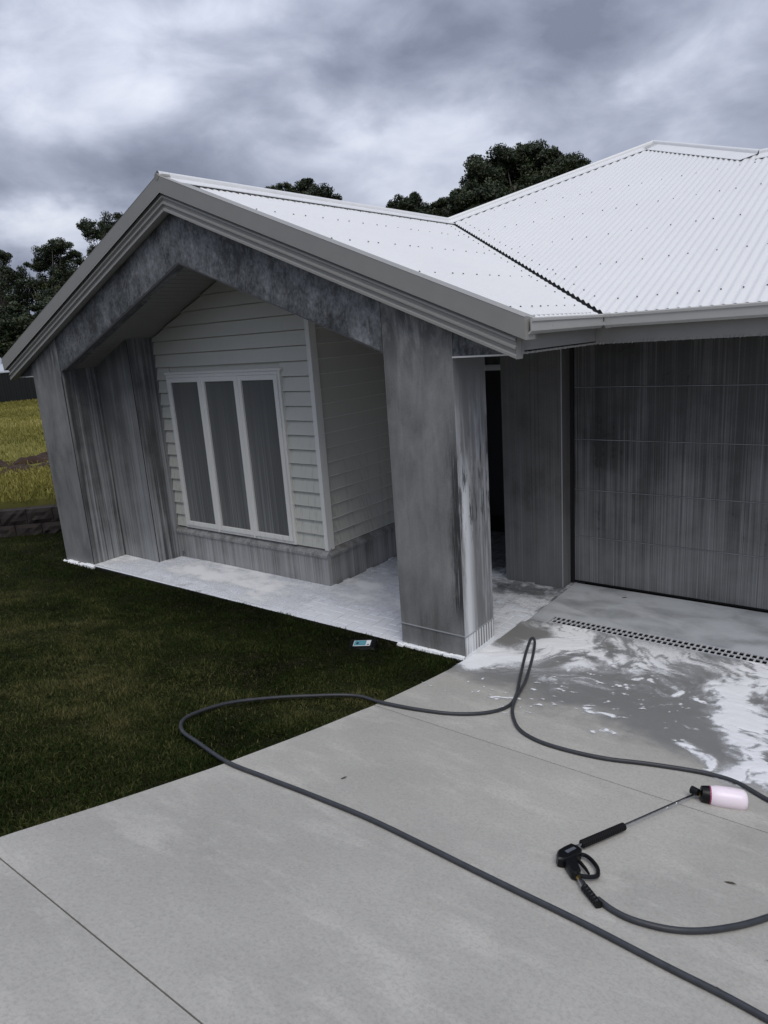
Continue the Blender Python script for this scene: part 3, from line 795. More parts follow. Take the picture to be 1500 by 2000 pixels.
cap((2.4, CYr, zC), (2.4+CYr-VY, VY, 2.665), (0, -T, 1), (T, 0, 1), mainR)
MB().tube([(AX, FY-.115, ZR+.012), (AX, FY-.06, ZR+.018), (AX, FY+.02, ZR+.02)], [.03, .033, .033], 10).build('ridge_end', M_barge, portR)
# barge: capping with a flat face above, ribbed board below
for sx in (-1, 1):
    half = (EX-AX)+.02
    capp = [(-.105, -.125), (-.11, .022), (-.112, .026), (-.10, .028), (.06, .024)]
    MB().sweep(capp, lambda t_, p: (AX+sx*t_, FY+p[0], rz(AX+sx*t_)+p[1]), [0, half+.03]).build('barge_cap', M_barge, house)
    MB().add([(AX+sx*(half+.03), FY-.105, rz(AX+sx*half)-.138), (AX+sx*(half+.03), FY-.11, rz(AX+sx*half)+.012), (AX+sx*(half+.03), FY+.05, rz(AX+sx*half)+.012), (AX+sx*(half+.03), FY+.05, rz(AX+sx*half)-.138)], [(0, 1, 2, 3)]).build('cap_end', M_barge, house)
    rib = [(-.07, -.105), (-.07, -.135), (-.088, -.150), (-.088, -.163), (-.068, -.175), (-.068, -.192), (-.088, -.205), (-.088, -.220), (-.068, -.232), (-.068, -.250), (-.085, -.262), (-.085, -.282), (-.03, -.290), (-.03, -.27)]
    MB().sweep(rib, lambda t_, p: (AX+sx*t_, FY+p[0], rz(AX+sx*t_)+p[1]), [0, half-.052], caps=False).build('barge_board', M_barge, house)
    xe = AX+sx*(half-.052)
    MB().add([(xe, FY-.085, rz(xe)-.285), (xe, FY-.07, rz(xe)-.10), (xe, FY+.02, rz(xe)-.10), (xe, FY+.02, rz(xe)-.285)], [(0, 1, 2, 3)]).build('board_end', M_barge, house)
    # backing between barge and beam
    MB().sweep([(-.07, -.28), (.012, -.28), (.012, -.12)], lambda t_, p: (AX+sx*t_, FY+p[0], rz(AX+sx*t_)+p[1]), [0, half-.06]).build('barge_return', M_barge, house)
    # boxed eave end
    xi = -2.848 if sx > 0 else -9.077; xo = AX+sx*(half-.06)
    MB().prism([(xi, 2.425), (xo, 2.425), (xo, rz(xo)-.2), (xi, rz(xi)-.2)], lambda p: (p[0], FY+.010, p[1]), lambda p: (p[0], FY+.035, p[1])).build('eave_panel', M_beam, house)
    box('eave_bead', min(xi, xo), max(xi, xo), FY-.002, FY+.04, 2.413, 2.4245, M_trim, house)
# flat eave soffits, fascias and gutters
SZ = 2.43
mb = MB().box(-2.845, EX-.03, FY+.036, VY+.06, SZ, SZ+.012).box(-3.40, 4.6, VY+.0605, 6.66, SZ, SZ+.012).box(-3.40, -2.846, 5.062, VY+.06, SZ, SZ+.012)
mb.build('eave_soffit', M_soffit, house)
box('eave_soffit', LX+.03, -9.08, FY+.036, 12, SZ, SZ+.012, M_soffit, house)
fz0, fz1 = 2.418, 2.56
mb = MB().box(EX-.05, EX-.03, FY+.0, VY+.03, fz0, fz1).build('fascia', M_fascia, house)
mb = MB().box(EX-.05, 6.3, VY+.031, VY+.05, fz0, fz1).build('fascia', M_fascia, house)
mb = MB().box(LX+.03, LX+.05, FY, 12, fz0, fz1).build('fascia', M_fascia, house)
gp = [(0, .075), (0, -.035), (.02, -.055), (.085, -.055), (.105, -.035), (.105, .02), (.115, .03), (.115, .048), (.105, .055), (.095, .048), (.095, -.03), (.08, -.045), (.012, -.045), (.006, .07)]
gz0 = 2.605
MB().sweep(gp, lambda t_, p: (EX-.028+p[0], t_, gz0+p[1]), [FY-.06, VY-.088], closed=True, caps=True).build('gutter', M_gutter, house, smooth=True)
g2 = MB().sweep(gp, lambda t_, p: (t_, VY+.029-p[0], gz0+p[1]), [EX+.09, 6.3], closed=True, caps=True).build('gutter', M_gutter, house, smooth=True)
MB().sweep([(-.004, .078), (-.004, -.037), (.02, -.060), (.087, -.060), (.111, -.037), (.112, .02), (.121, .03), (.121, .05), (.105, .061)], lambda t_, p: (t_, VY+.031-p[0], gz0+p[1]), [EX+.085, EX+.135]).build('gutter_joint', M_gutter, g2)
MB().sweep(gp, lambda t_, p: (LX+.028-p[0], t_, gz0+p[1]), [FY-.06, 12], closed=True, caps=True).build('gutter', M_gutter, house, smooth=True)
# foam beading along fascia and gutter undersides
mb = MB()
def drip(x, y, z, r):
    mb.tube([(x, y, z+.012), (x, y, z-.004), (x, y, z-.007*random.uniform(.4, 1.4))], [r, r*.9, r*.3], 5)
x = EX-.03
while x < 1.2:
    drip(x, VY+.034, fz0+.004, random.uniform(.006, .013)); x += random.uniform(.018, .045)
y = FY
while y < VY: drip(EX-.034, y, fz0+.004, random.uniform(.006, .012)); y += random.uniform(.018, .045)
x = EX+.15
while x < -.2: drip(x, VY-.045, gz0-.055, random.uniform(.004, .008)); x += random.uniform(.02, .09)
tag(mb.build('foam_drips', M_fascia, house), kind='stuff')

# ------------------------------------------------------------------ foam on the drive
st = .0125
fx = np.arange(-2.78, 1.9, st); fy = np.arange(2.3, 5.553, st)
FX, FYY = np.meshgrid(fx, fy, indexing='ij')
wx = FX+.10*(N1.fbm(FX*3, FYY*3, 3)-.5)*2; wy = FYY+.10*(N2.fbm(FX*3, FYY*3, 3)-.5)*2
swx = wx+.16*np.sin(3*wy+4*N3.fbm(wx*2, wy*2, 2)); swy = wy+.16*np.cos(3*wx+4*N1.fbm(wx*2+9, wy*2, 2))
n_big = N2.fbm(swx*3.2, swy*3.2, 5, .55); n_fine = N3.fbm(swx*13, swy*13, 4, .6); ridge = 1-np.abs(2*N1.fbm(swx*5, swy*5, 4, .55)-1)
flow = N3.fbm(wx*9+1.5*wy, wy*2.2, 5, .6)
dens = np.zeros_like(FX)
def blob(px, py, rx, ry, s, ang=0.0):
    c = G(px, py); ca, sa = math.cos(ang), math.sin(ang); dx, dy = wx-c[0], wy-c[1]
    a = (dx*ca+dy*sa)/rx; b = (-dx*sa+dy*ca)/ry
    return s*np.exp(-(a*a+b*b))
# by the pillar
A1 = np.maximum(blob(975, 1280, .44, .30, 1.3), blob(930, 1288, .25, .22, 1.3)); A2 = blob(1110, 1265, .62, .45, 1.35); A3 = blob(1200, 1290, .6, .36, 1.1)
mixn = .58*n_big+.42*n_fine
dens = np.maximum(dens, A1*np.clip(.30+1.5*(mixn-.15), 0, 1.2)); dens = np.maximum(dens, A2*np.clip((mixn-.20)*3.0, 0, 1.1)); dens = np.maximum(dens, A3*np.clip((mixn-.28)*3.2, 0, .95))
# along the drain
band = np.exp(-((FYY-5.35)/.30)**2)*sstep(-2.7, -2.3, FX)
dens = np.maximum(dens, band*np.clip((mixn-.24)*2.2, 0, .7))
# wide flow to the right
cp_ = np.array([G(*p)[:2] for p in ((1500, 1282), (1430, 1318), (1412, 1370), (1432, 1420), (1468, 1470), (1478, 1500), (1440, 1530))])[::-1]
cxl = np.interp(FYY, cp_[:, 1], cp_[:, 0])+.08*(N2.fbm(FYY*4, FYY*0, 2)-.5)
C = np.exp(-((wx-cxl)/(.13))**2)*1.15+np.exp(-((wx-cxl-.16)/(.22))**2)*.9
C = np.maximum(C, np.exp(-((wx-cxl-.6)/.45)**2)*.75)*sstep(cp_[0, 1]-.12, cp_[0, 1]+.1, FYY)
dens = np.maximum(dens, C*np.clip((.55*flow+.45*n_fine-.26)*3.0, 0, 1.2))
# thin trails
def trail(pts, wd, s):
    P = [G(*p)[:2] for p in pts]; dm = np.full(FX.shape, 9.0)
    for a, b in zip(P[:-1], P[1:]):
        ab = b-a; u_ = np.clip(((wx-a[0])*ab[0]+(wy-a[1])*ab[1])/(ab@ab), 0, 1)
        dm = np.minimum(dm, np.hypot(wx-a[0]-u_*ab[0], wy-a[1]-u_*ab[1]))
    return s*np.exp(-(dm/wd)**2)*np.clip((n_fine-.34)*4, 0, 1.2)
for p_, w_, s_ in (([(1142, 1378), (1158, 1396), (1195, 1402)], .025, 1.2), ([(1160, 1432), (1185, 1426), (1218, 1435)], .02, 1.2), ([(1335, 1455), (1370, 1478), (1395, 1505)], .04, 1.3),
                   ([(1300, 1355), (1318, 1352)], .03, 1.1), ([(1340, 1362), (1358, 1368)], .035, 1.1), ([(1325, 1410), (1362, 1430)], .02, .7), ([(960, 1360), (1000, 1362)], .02, 1.0),
                   ([(1500, 1880), (1455, 1910), (1475, 1925), (1495, 1935)], .012, 1.3), ([(1462, 1905), (1456, 1925)], .01, 1.2), ([(1478, 1945), (1498, 1940), (1490, 1955)], .012, 1.0), ([(1365, 1503), (1400, 1508), (1430, 1520)], .02, 1.2)):
    dens = np.maximum(dens, trail(p_, w_, s_))
# spatter of small spots
sp = sstep(.66, .76, .6*N1.fbm(swx*21+3*n_fine, wy*21, 2, .5)+.4*N2.fbm(wx*44, wy*44, 2, .5))*np.maximum(blob(1000, 1350, .8, .45, 1.0), blob(1200, 1350, .9, .5, 1.0))
dens = np.maximum(dens, sp*1.1)
# granular wash
gr = sstep(.50, .74, n_fine)*np.maximum(blob(1230, 1330, .8, .38, .62), blob(1110, 1330, .45, .25, .6)); dens = np.maximum(dens, gr)
dens = dens*(1-.45*sstep(.90, .98, ridge)*sstep(1.0, .6, A1))
hole = np.maximum(blob(1020, 1236, .22, .13, 1.0), blob(1000, 1252, .12, .10, .9))
dens = dens*(1-np.clip(hole*1.6*(.4+n_big), 0, .95))
dens = np.clip(dens*1.12, 0, 1.2)
fz = prof(FYY)+.0035+.007*np.clip(dens-.2, 0, 1)*(.4+n_fine)
keep = (dens > .05); cell = keep[:-1, :-1] | keep[1:, :-1] | keep[1:, 1:] | keep[:-1, 1:]
idx = np.arange(FX.size).reshape(FX.shape)
q = np.stack([idx[:-1, :-1], idx[1:, :-1], idx[1:, 1:], idx[:-1, 1:]], -1)[cell]
us, inv = np.unique(q, return_inverse=True)
V = np.stack([FX, FYY, fz], -1).reshape(-1, 3)[us]
o = npmesh('soap_foam', V, inv.reshape(-1, 4), 4, M_foam, smooth=True, attr=dens.ravel()[us])
tag(o, 'white soap suds spread over the wet concrete drive', 'foam', kind='stuff')
st2 = .02
px_ = np.arange(-8.40, -2.75, st2); py_ = np.arange(4.56, 7.3, st2); PX, PYY = np.meshgrid(px_, py_, indexing='ij')
a_ = N1.fbm(PX*1.6+.8*PYY, PYY*3.4, 5, .55); b_ = N2.fbm(PX*7, PYY*9, 4, .6)
pd = .30+1.5*(a_-.30)+.5*(b_-.5)-.55*sstep(-5.6, -4.2, PX)*sstep(5.3, 4.7, PYY)-.75*sstep(-3.8, -3.0, PX)*sstep(6.1, 5.2, PYY)-.9*sstep(6.2, 7.0, PYY)-.25*sstep(-5.0, -3.6, PX)
bad = ((PX > -3.50) & (PYY < 5.08)) | ((PX < -5.0) & (PYY > 5.37)) | ((PX < -7.65) & (PYY > 5.05)) | ((PX > -3.45) & (PYY > 6.44))
pd = np.where(bad, 0, np.clip(pd, 0, 1.0))*sstep(4.55, 4.60, PYY)
keep = pd > .05; okc = keep[:-1, :-1] & keep[1:, :-1] & keep[1:, 1:] & keep[:-1, 1:]
idx = np.arange(PX.size).reshape(PX.shape); q = np.stack([idx[:-1, :-1], idx[1:, :-1], idx[1:, 1:], idx[:-1, 1:]], -1)[okc]
us, inv = np.unique(q, return_inverse=True); V = np.stack([PX, PYY, .0045+.004*pd*b_], -1).reshape(-1, 3)[us]
o = npmesh('porch_foam', V, inv.reshape(-1, 4), 4, M_foam, smooth=True, attr=pd.ravel()[us])
tag(o, 'thin white soap film lying over the porch pavers', 'foam', kind='stuff')
# banked suds against the pillar feet
def suds(a, b, w_, h_, seed):
    r = np.random.default_rng(seed); n = int(np.hypot(b[0]-a[0], b[1]-a[1])/.018); mb = MB()
    pts = []; rad = []
    for k in range(n+1):
        t_ = k/n; x = a[0]+(b[0]-a[0])*t_; y = a[1]+(b[1]-a[1])*t_+r.normal(0, .006)
        pts.append((x, y, a[2]+(b[2]-a[2])*t_)); rad.append(max(.006, h_*(.55+.8*float(N1.fbm(np.array(x*14), np.array(y*14+seed), 3)))))
    mb.tube(pts, rad, 8); o = mb.build('foam_bank', M_suds, smooth=True); return o
tag(suds((-9.09, FY-.03, -.045), (-8.33, FY-.03, -.03), .05, .045, 1), 'strip of white foam at the foot of the porch pillar beside the lawn', 'foam', kind='stuff')
tag(suds((-3.5, FY-.045, -.012), (-2.83, FY-.045, .004), .05, .026, 2), 'strip of white foam at the foot of the pillar beside the drive', 'foam', kind='stuff')

# ------------------------------------------------------------------ hose
def spline(P, n=14):
    P = [np.array(p) for p in P]; P = [2*P[0]-P[1]]+P+[2*P[-1]-P[-2]]; out = []
    for i in range(1, len(P)-2):
        for k in range(n):
            t_ = k/n; a, b, c, e = P[i-1:i+3]
            out.append(.5*((2*b)+(-a+c)*t_+(2*a-5*b+4*c-e)*t_*t_+(-a+3*b-3*c+e)*t_**3))
    out.append(P[-2]); return out
HR = .0115
first = ((1700, 2110), (1600, 2055), (1500, 1998), (1413, 1950), (1300, 1893), (1133, 1806), (1000, 1741), (905, 1694), (817, 1650), (717, 1602), (603, 1555), (520, 1523), (443, 1492), (388, 1463), (358, 1440), (360, 1418), (395, 1400), (450, 1384),
         (520, 1375), (600, 1370), (690, 1369), (745, 1375), (810, 1388), (880, 1397), (945, 1396), (990, 1384), (1008, 1362), (1016, 1325), (1026, 1285), (1036, 1262))
NF = len(first)-1
second = ((1044, 1262), (1043, 1275), (1034, 1310), (1022, 1345), (1006, 1376), (1001, 1395), (1012, 1425), (1045, 1448), (1100, 1467), (1180, 1485), (1260, 1495), (1340, 1507), (1390, 1517), (1440, 1533), (1500, 1567),
          (1560, 1598), (1620, 1630), (1665, 1668), (1668, 1708), (1630, 1742), (1570, 1772), (1500, 1797), (1465, 1808), (1430, 1816), (1380, 1823), (1330, 1823), (1280, 1815), (1230, 1800), (1195, 1782), (1168, 1762))
hp = [G(*p) for p in first+second]
pts = spline(hp, 12); pts2 = []
for i, p in enumerate(pts):
    z_ = float(prof(p[1])) if p[0] > -2.79 else float(ground(p[0], p[1]))+.028
    if -2.95 < p[0] <= -2.79: z_ = max(z_, float(prof(p[1])))
    pts2.append(np.array([p[0], p[1], z_+HR+.002]))
# smooth z, lift the later strand over the earlier one where they cross
zsm = np.array([p[2] for p in pts2]); zsm = np.convolve(np.pad(zsm, 2, 'edge'), np.ones(5)/5, 'valid')
P2 = np.array(pts2); P2[:, 2] = zsm
n_ = len(P2)
for i in range(n_):
    if i > NF*12:
        dxy = np.hypot(P2[:NF*12-4, 0]-P2[i, 0], P2[:NF*12-4, 1]-P2[i, 1]); m0 = dxy.min()
        if m0 < .045: P2[i, 2] = max(P2[i, 2], P2[dxy.argmin(), 2]+2*HR*(1-(m0/.045)**2))
# the fold stands up a little off the wet slab
kf = NF*12
for i in range(kf-30, kf+34): P2[i, 2] += .05*math.exp(-((i-kf-6)/14)**2)
mb = MB(); mb.tube([tuple(p) for p in P2], HR, 10)
hose = mb.build('pressure_hose', M_hose, smooth=True)
tag(hose, 'long grey rubber hose looping from the lawn across the concrete drive', 'hose')

# ------------------------------------------------------------------ spray gun with foam bottle, lying on its side
g0 = G(1092, 1668); g1 = G(1362, 1547)
sl_ = float((prof(g0[1]+.2)-prof(g0[1]-.2))/.4)
nrm = Vector((0, -sl_, 1)).normalized()
uax = Vector(g1-g0); uax = (uax-nrm*uax.dot(nrm)).normalized(); vax = nrm.cross(uax)
gun = empty('spray_gun', tuple(g0))
gun.matrix_world = Matrix(((uax.x, vax.x, nrm.x, g0[0]), (uax.y, vax.y, nrm.y, g0[1]), (uax.z, vax.z, nrm.z, g0[2]), (0, 0, 0, 1)))
def loc2(px, py, h=0.0):
    """photograph pixel on the slab at height h, in the gun's own frame"""
    p = Vector(G(px, py, h)); dlt = p-Vector(g0); return np.array([dlt.dot(uax), dlt.dot(vax)])
def extr(poly, z0, z1, name, mt, bev=.006):
    c = np.mean(np.array(poly), 0); n = len(poly)
    def ins(p, e): d_ = np.array(p)-c; L_ = np.linalg.norm(d_); return c+d_*(1-e/max(L_, 1e-6))
    mb = MB(); v = []; f = []
    for z_, e in ((z0, bev), (z0+bev, 0), (z1-bev, 0), (z1, bev)):
        for p in poly: q_ = ins(p, e); v.append((q_[0], q_[1], z_))
    for k in range(3):
        for i in range(n): f.append((k*n+i, k*n+(i+1) % n, k*n+n+(i+1) % n, k*n+n+i))
    f += [tuple(range(n-1, -1, -1)), tuple(3*n+i for i in range(n))]
    return MB().add(v, f).build(name, mt, gun, smooth=True)
HZ = .02
bp = [loc2(*p, .042) for p in ((1087, 1668), (1089, 1660), (1100, 1653), (1116, 1647), (1128, 1651), (1137, 1658), (1136, 1664), (1124, 1669), (1115, 1675), (1100, 1678), (1090, 1676))]
extr(bp, 0.0, .044, 'body', M_blackp, .007)
extr([loc2(*p, .045) for p in ((1103, 1662), (1120, 1654), (1126, 1657), (1109, 1666))], .042, .0455, 'badge', simple('grey badge', (.12, .13, .15), .3), .001)
hd = [loc2(*p, HZ) for p in ((1100, 1684), (1122, 1676), (1128, 1690), (1134, 1706), (1126, 1714), (1116, 1710), (1108, 1698))]
extr(hd, .002, .04, 'handle', M_blackp, .007)
# trigger guard loop and trigger
gpts = [loc2(*p, HZ) for p in ((1131, 1668), (1145, 1672), (1157, 1682), (1166, 1694), (1168, 1703), (1166, 1711), (1152, 1713), (1136, 1711), (1126, 1708))]
mb = MB(); sp_ = spline([np.array([p[0], p[1], .02]) for p in gpts], 6); mb.tube([tuple(p) for p in sp_], .009, 8); mb.build('trigger_guard', M_blackp, gun, smooth=True)
tp = [loc2(*p, HZ) for p in ((1124, 1678), (1134, 1686), (1144, 1698), (1150, 1707))]
mb = MB(); mb.tube([(p[0], p[1], .021) for p in tp], [.007, .008, .007, .005], 8); mb.build('trigger', M_blackp, gun, smooth=True)
# lance
a = loc2(1138, 1650, .022); b = loc2(1219, 1614, .024); e = loc2(1362, 1547, .03)
def P3(p, z_): return np.array([p[0], p[1], z_])
a3, b3, e3 = P3(a, .026), P3(b, .028), P3(e, .045)
mb = MB(); mb.tube([a3-.35*(b3-a3), e3], .0055, 10); mb.build('lance_tube', M_steel, gun, smooth=True)
mb = MB(); n = 46; pp = []; rr = []
for k in range(n+1):
    t_ = k/n; pp.append(a3+(b3-a3)*(-.03+1.03*t_)); rr.append((.0185 if k % 2 else .0165) if 0 < k < n else .011)
mb.tube(pp, rr, 12); mb.build('lance_grip', M_grip, gun)
mb = MB(); mb.tube([e3-(e3-b3)*.06, e3-(e3-b3)*.02], .009, 10); mb.build('lance_nut', M_steel, gun)
for f_ in (.55, .68):
    c_ = b3+(e3-b3)*f_; mb = MB(); mb.tube([c_-(e3-b3)*.006, c_+(e3-b3)*.006], .0066, 8); mb.build('foam_fleck', M_suds, gun)
# foam head and bottle
R_b = .054
h0 = P3(loc2(1366, 1543, .05), .05); bt0 = P3(loc2(1381, 1545, R_b), R_b); bt1 = P3(loc2(1459, 1556, R_b), R_b)
bd = (bt1-bt0); bl = np.linalg.norm(bd); bd = bd/bl
mb = MB(); mb.tube([e3-.0*(bt0-e3), e3+(bt0-e3)*.5, e3+(bt0-e3)*1.0], [.013, .018, .02], 10); mb.build('brass_body', M_brass, gun, smooth=True)
kn = P3(loc2(1357, 1538, .06), .06); mb = MB(); mb.tube([kn-np.array([.0, -.016, 0]), kn+np.array([0, -.022, 0])], [.021, .018], 12); mb.build('knob', M_blackp, gun, smooth=True)
mb = MB(); mb.tube([bt0-bd*.03, bt0-bd*.026, bt0-bd*.004, bt0+bd*.014], [.028, .040, .044, .044], 20); mb.build('bottle_cap', M_blackp, gun, smooth=True)
mb = MB(); mb.tube([bt0+bd*.008, bt0+bd*.016], [.0455, .0455], 20); mb.build('cap_seal', M_pinkcap, gun)
ss = [(0.01, .043), (.02, .048), (.045, .0525), (.08, R_b), (.6*bl, R_b), (.82*bl, R_b*.985), (.92*bl, R_b*.93), (.975*bl, R_b*.80), (1.0*bl, R_b*.62), (.99*bl, R_b*.45), (.975*bl, R_b*.2)]
mb = MB(); mb.tube([bt0+bd*s_ for s_, _ in ss], [r_ for _, r_ in ss], 28); mb.build('bottle', M_bottle, gun, smooth=True)
# coupling and bend restrictor to the hose
c0, c1, c2, c3 = [loc2(*p, .02) for p in ((1127, 1711), (1133, 1720), (1142, 1733), (1170, 1765))]
mb = MB(); mb.tube([P3(c0, .02), P3(c1, .02)], .0095, 6); mb.build('brass_nut', M_brass, gun)
mb = MB(); mb.tube([P3(c1, .02), P3(c1*.6+c2*.4, .02), P3(c1*.6+c2*.4, .02)+np.array([.0005, 0, 0]), P3(c2, .019)], [.010, .010, .0135, .0135], 10); mb.build('coupling', M_steel, gun)
mb = MB(); pp = []; rr = []
for k in range(25):
    t_ = k/24; pp.append(P3(c2+(c3-c2)*t_, .019-.005*t_)); rr.append(.0165 if k % 4 < 2 else .0135)
mb.tube(pp, rr, 12); mb.build('bend_restrictor', M_blackp, gun)
tag(gun, 'black pressure washer gun with steel lance and pink foam bottle on the concrete', 'spray gun')

# ------------------------------------------------------------------ small black box with a label in the lawn
mc = G(708, 1256, .03, fn=ground); ld = empty('label_box', (float(mc[0]), float(mc[1]), float(ground(mc[0], mc[1]))-.022))
ld.rotation_euler = (.10, -.04, math.radians(28))
def lbox(name, x0, x1, y0, y1, z0, z1, mt, bev=.003): return box(name, x0, x1, y0, y1, z0, z1, mt, ld, bev)
lbox('base', -.12, .12, -.085, .085, -.02, .045, M_blackp, .008)
lbox('rim', -.115, .115, -.08, .08, .046, .052, M_blackp)
lb = lbox('label', -.075, .075, -.045, .045, .0525, .056, M_label, .001)
MB().box(-.07, .035, -.04, .04, .0561, .0566).build('teal_print', M_teal, lb)
MB().box(-.05, -.03, -.02, .015, .0567, .057).build('dark_print', M_dkprint, lb)
MB().box(.045, .068, -.035, -.022, .0567, .057).build('dark_print', M_dkprint, lb)
tag(ld, 'small black plastic box with a white and teal label at the lawn edge', 'box')

# fallen leaves
LM = simple('dead leaf', (.05, .04, .03), .7)
def leaf(px, py, ln, ang, label, fn=None, zz_=0.0):
    p = G(px, py, zz_, fn); o = mesh('fallen_leaf', [(-ln/2, 0, .002), (-ln*.15, ln*.09, .006), (ln*.2, ln*.07, .008), (ln/2, 0, .004), (ln*.2, -ln*.07, .003), (-ln*.15, -ln*.09, .003)], [(0, 1, 5), (1, 2, 4, 5), (2, 3, 4)], LM)
    o.location = p; o.rotation_euler = (math.atan(float((prof(p[1]+.1)-prof(p[1]-.1))/.2)), 0, ang); tag(o, label, 'leaf', 'leaves fallen on the concrete')
leaf(1426, 1726, .05, .2, 'thin dry leaf on the concrete inside the curve of the hose by the gun')
leaf(1395, 1932, .045, .3, 'thin dry leaf lying against the hose on the concrete')
leaf(671, 1521, .045, 1.1, 'thin dry leaf on the concrete beside the lawn loop of the hose')
leaf(1219, 1168, .06, .6, 'dark leaf on the foamy apron before the garage door')
leaf(707, 1170, .07, .9, 'dark leaf on the foam covered porch pavers')

# ------------------------------------------------------------------ lawn
def blades(n, xy, h, wd, lean, mt, name, shade, zfn, label, cat):
    x, y = xy; z_ = zfn(x, y)-.004; az = rng.random(n)*2*np.pi; L_ = lean*rng.random(n)**.8; la = rng.random(n)*2*np.pi
    dx, dy = np.cos(az)*wd/2, np.sin(az)*wd/2; lx, ly = np.cos(la)*L_*h, np.sin(la)*L_*h
    b0 = np.stack([x-dx, y-dy, z_], -1); b1 = np.stack([x+dx, y+dy, z_], -1)
    m0 = np.stack([x-dx*.8+lx*.35, y-dy*.8+ly*.35, z_+h*.6], -1); m1 = np.stack([x+dx*.8+lx*.35, y+dy*.8+ly*.35, z_+h*.6], -1)
    tp_ = np.stack([x+lx, y+ly, z_+h*(1-.35*L_)], -1)
    V = np.stack([b0, b1, m0, m1, tp_], 1).reshape(-1, 3); k = np.arange(n)*5
    tri = np.stack([np.stack([k, k+1, k+3], -1), np.stack([k, k+3, k+2], -1), np.stack([k+2, k+3, k+4], -1)], 1).reshape(-1, 3)
    o = npmesh(name, V, tri, 3, mt, attr=np.repeat(shade, 5)); tag(o, label, cat, kind='stuff'); return o
nb = 1150000
x = rng.uniform(-13.5, -2.77, nb); y = rng.uniform(.0, 5.6, nb)
# where this lawn lies: left of the drive, before the porch, up to the block wall
ddw = (x-RW[0])*RWN[0]+(y-RW[1])*RWN[1]
lin = .4+(-2.8-x)*.40
okm = (ddw < .02) & ((y < 4.545) | (x < -9.1)) & (y > lin-.5)
dist = np.hypot(x, y)
okm &= rng.random(nb) < np.clip(1.25-dist/11, .38, 1)
x, y = x[okm], y[okm]; n = len(x)
tone = N1.fbm(x*1.3, y*1.3, 4); br_ = N2.fbm(x*.8+.6*y+5, y*1.1+9, 3)
sh = np.clip(.44+1.0*(tone-.5)+.5*(N3.fbm(x*6, y*6, 3)-.5)+rng.normal(0, .13, n), 0, 1)
dry = (rng.random(n) < .05+.30*sstep(.52, .72, br_)); sh = np.where(dry, rng.uniform(.6, 1, n), sh)
darkb = sstep(3.55, 4.35, y+.5*(tone-.5)*2)*sstep(-10.2, -8.6, x)
sh = np.clip(sh-.34*darkb*(.6+.8*rng.random(n)), 0, 1)  # blades darker in a band along the porch
hh = rng.uniform(.014, .038, n)*(.25+1.5*N3.fbm(x*6, y*6, 3))
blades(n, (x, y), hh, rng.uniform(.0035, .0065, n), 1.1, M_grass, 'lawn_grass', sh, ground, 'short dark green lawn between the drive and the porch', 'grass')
print('lawn blades', n)
# field beyond the block wall
nb = 90000
tt = rng.random(nb)**.6*44+.3; ss_ = rng.uniform(-1, 1, nb)
base = np.array([-11.4, 5.2]); dirf = np.array([-.915, .40]); perp = np.array([.40, .915])
x = base[0]+dirf[0]*tt+perp[0]*ss_*(2.5+tt*.22); y = base[1]+dirf[1]*tt+perp[1]*ss_*(2.5+tt*.22)
ddw = (x-RW[0])*RWN[0]+(y-RW[1])*RWN[1]; okm = (ddw > .28) & ~((x > -10) & (y > 4)); x, y, tt = x[okm], y[okm], tt[okm]; n = len(x)
tone = N3.fbm(x*.35, y*.35, 4)
soil = sstep(.50, .62, N1.fbm(x*.5+3, y*.5, 3))*((tt > 3) & (tt < 10))
okm = rng.random(n) > soil*.8; x, y, tone, tt = x[okm], y[okm], tone[okm], tt[okm]; n = len(x)
near = rng.random((2, 16000)); xa = -9.5+near[0]*-6.5; da = .22+near[1]*3.5
xn = RW[0]+RWD[0]*(near[0]*9-6)+RWN[0]*da; yn = RW[1]+RWD[1]*(near[0]*9-6)+RWN[1]*da
x = np.concatenate([x, xn]); y = np.concatenate([y, yn]); tt = np.concatenate([tt, da]); tone = N3.fbm(x*.35, y*.35, 4); n = len(x)
blades(n, (x, y), rng.uniform(.06, .16, n)*(.6+.9*tone), rng.uniform(.012, .022, n)*(1+tt*.02), 1.0, M_fgrass, 'field_grass', np.clip(.5+1.3*(tone-.5)+rng.normal(0, .2, n), 0, 1), ground, 'dry yellow green grass in the field behind the block wall', 'grass')
# turned soil
def mound(px, py, lx, ly, h, seed, label):
    c = G(px, py, 0, fn=ground); n1 = 36; n2 = 18; v = []; f = []
    e = np.array([.915, -.40]); e2 = np.array([.40, .915])
    for i in range(n1+1):
        for j in range(n2+1):
            a = (i/n1*2-1); b = (j/n2*2-1); x = c[0]+e2[0]*a*lx+e[0]*b*ly; y = c[1]+e2[1]*a*lx+e[1]*b*ly
            fall = max(0, 1-a*a)*max(0, 1-b*b); z_ = float(ground(x, y))-.03+fall**.5*h*(-1.3+4.0*float(N2.fbm(np.array(x*2.2+seed), np.array(y*2.2), 4)))
            v.append((x, y, z_))
    for i in range(n1):
        for j in range(n2): k = i*(n2+1)+j; f.append((k, k+n2+1, k+n2+2, k+1))
    tag(mesh('soil_mound', v, f, M_clod, smooth=False), label, 'soil', kind='stuff')
mound(35, 905, 1.5, .45, .16, 1, 'bank of turned reddish soil in the field'); mound(10, 925, 1.3, .3, .10, 4, 'low strip of bare soil nearer the block wall')

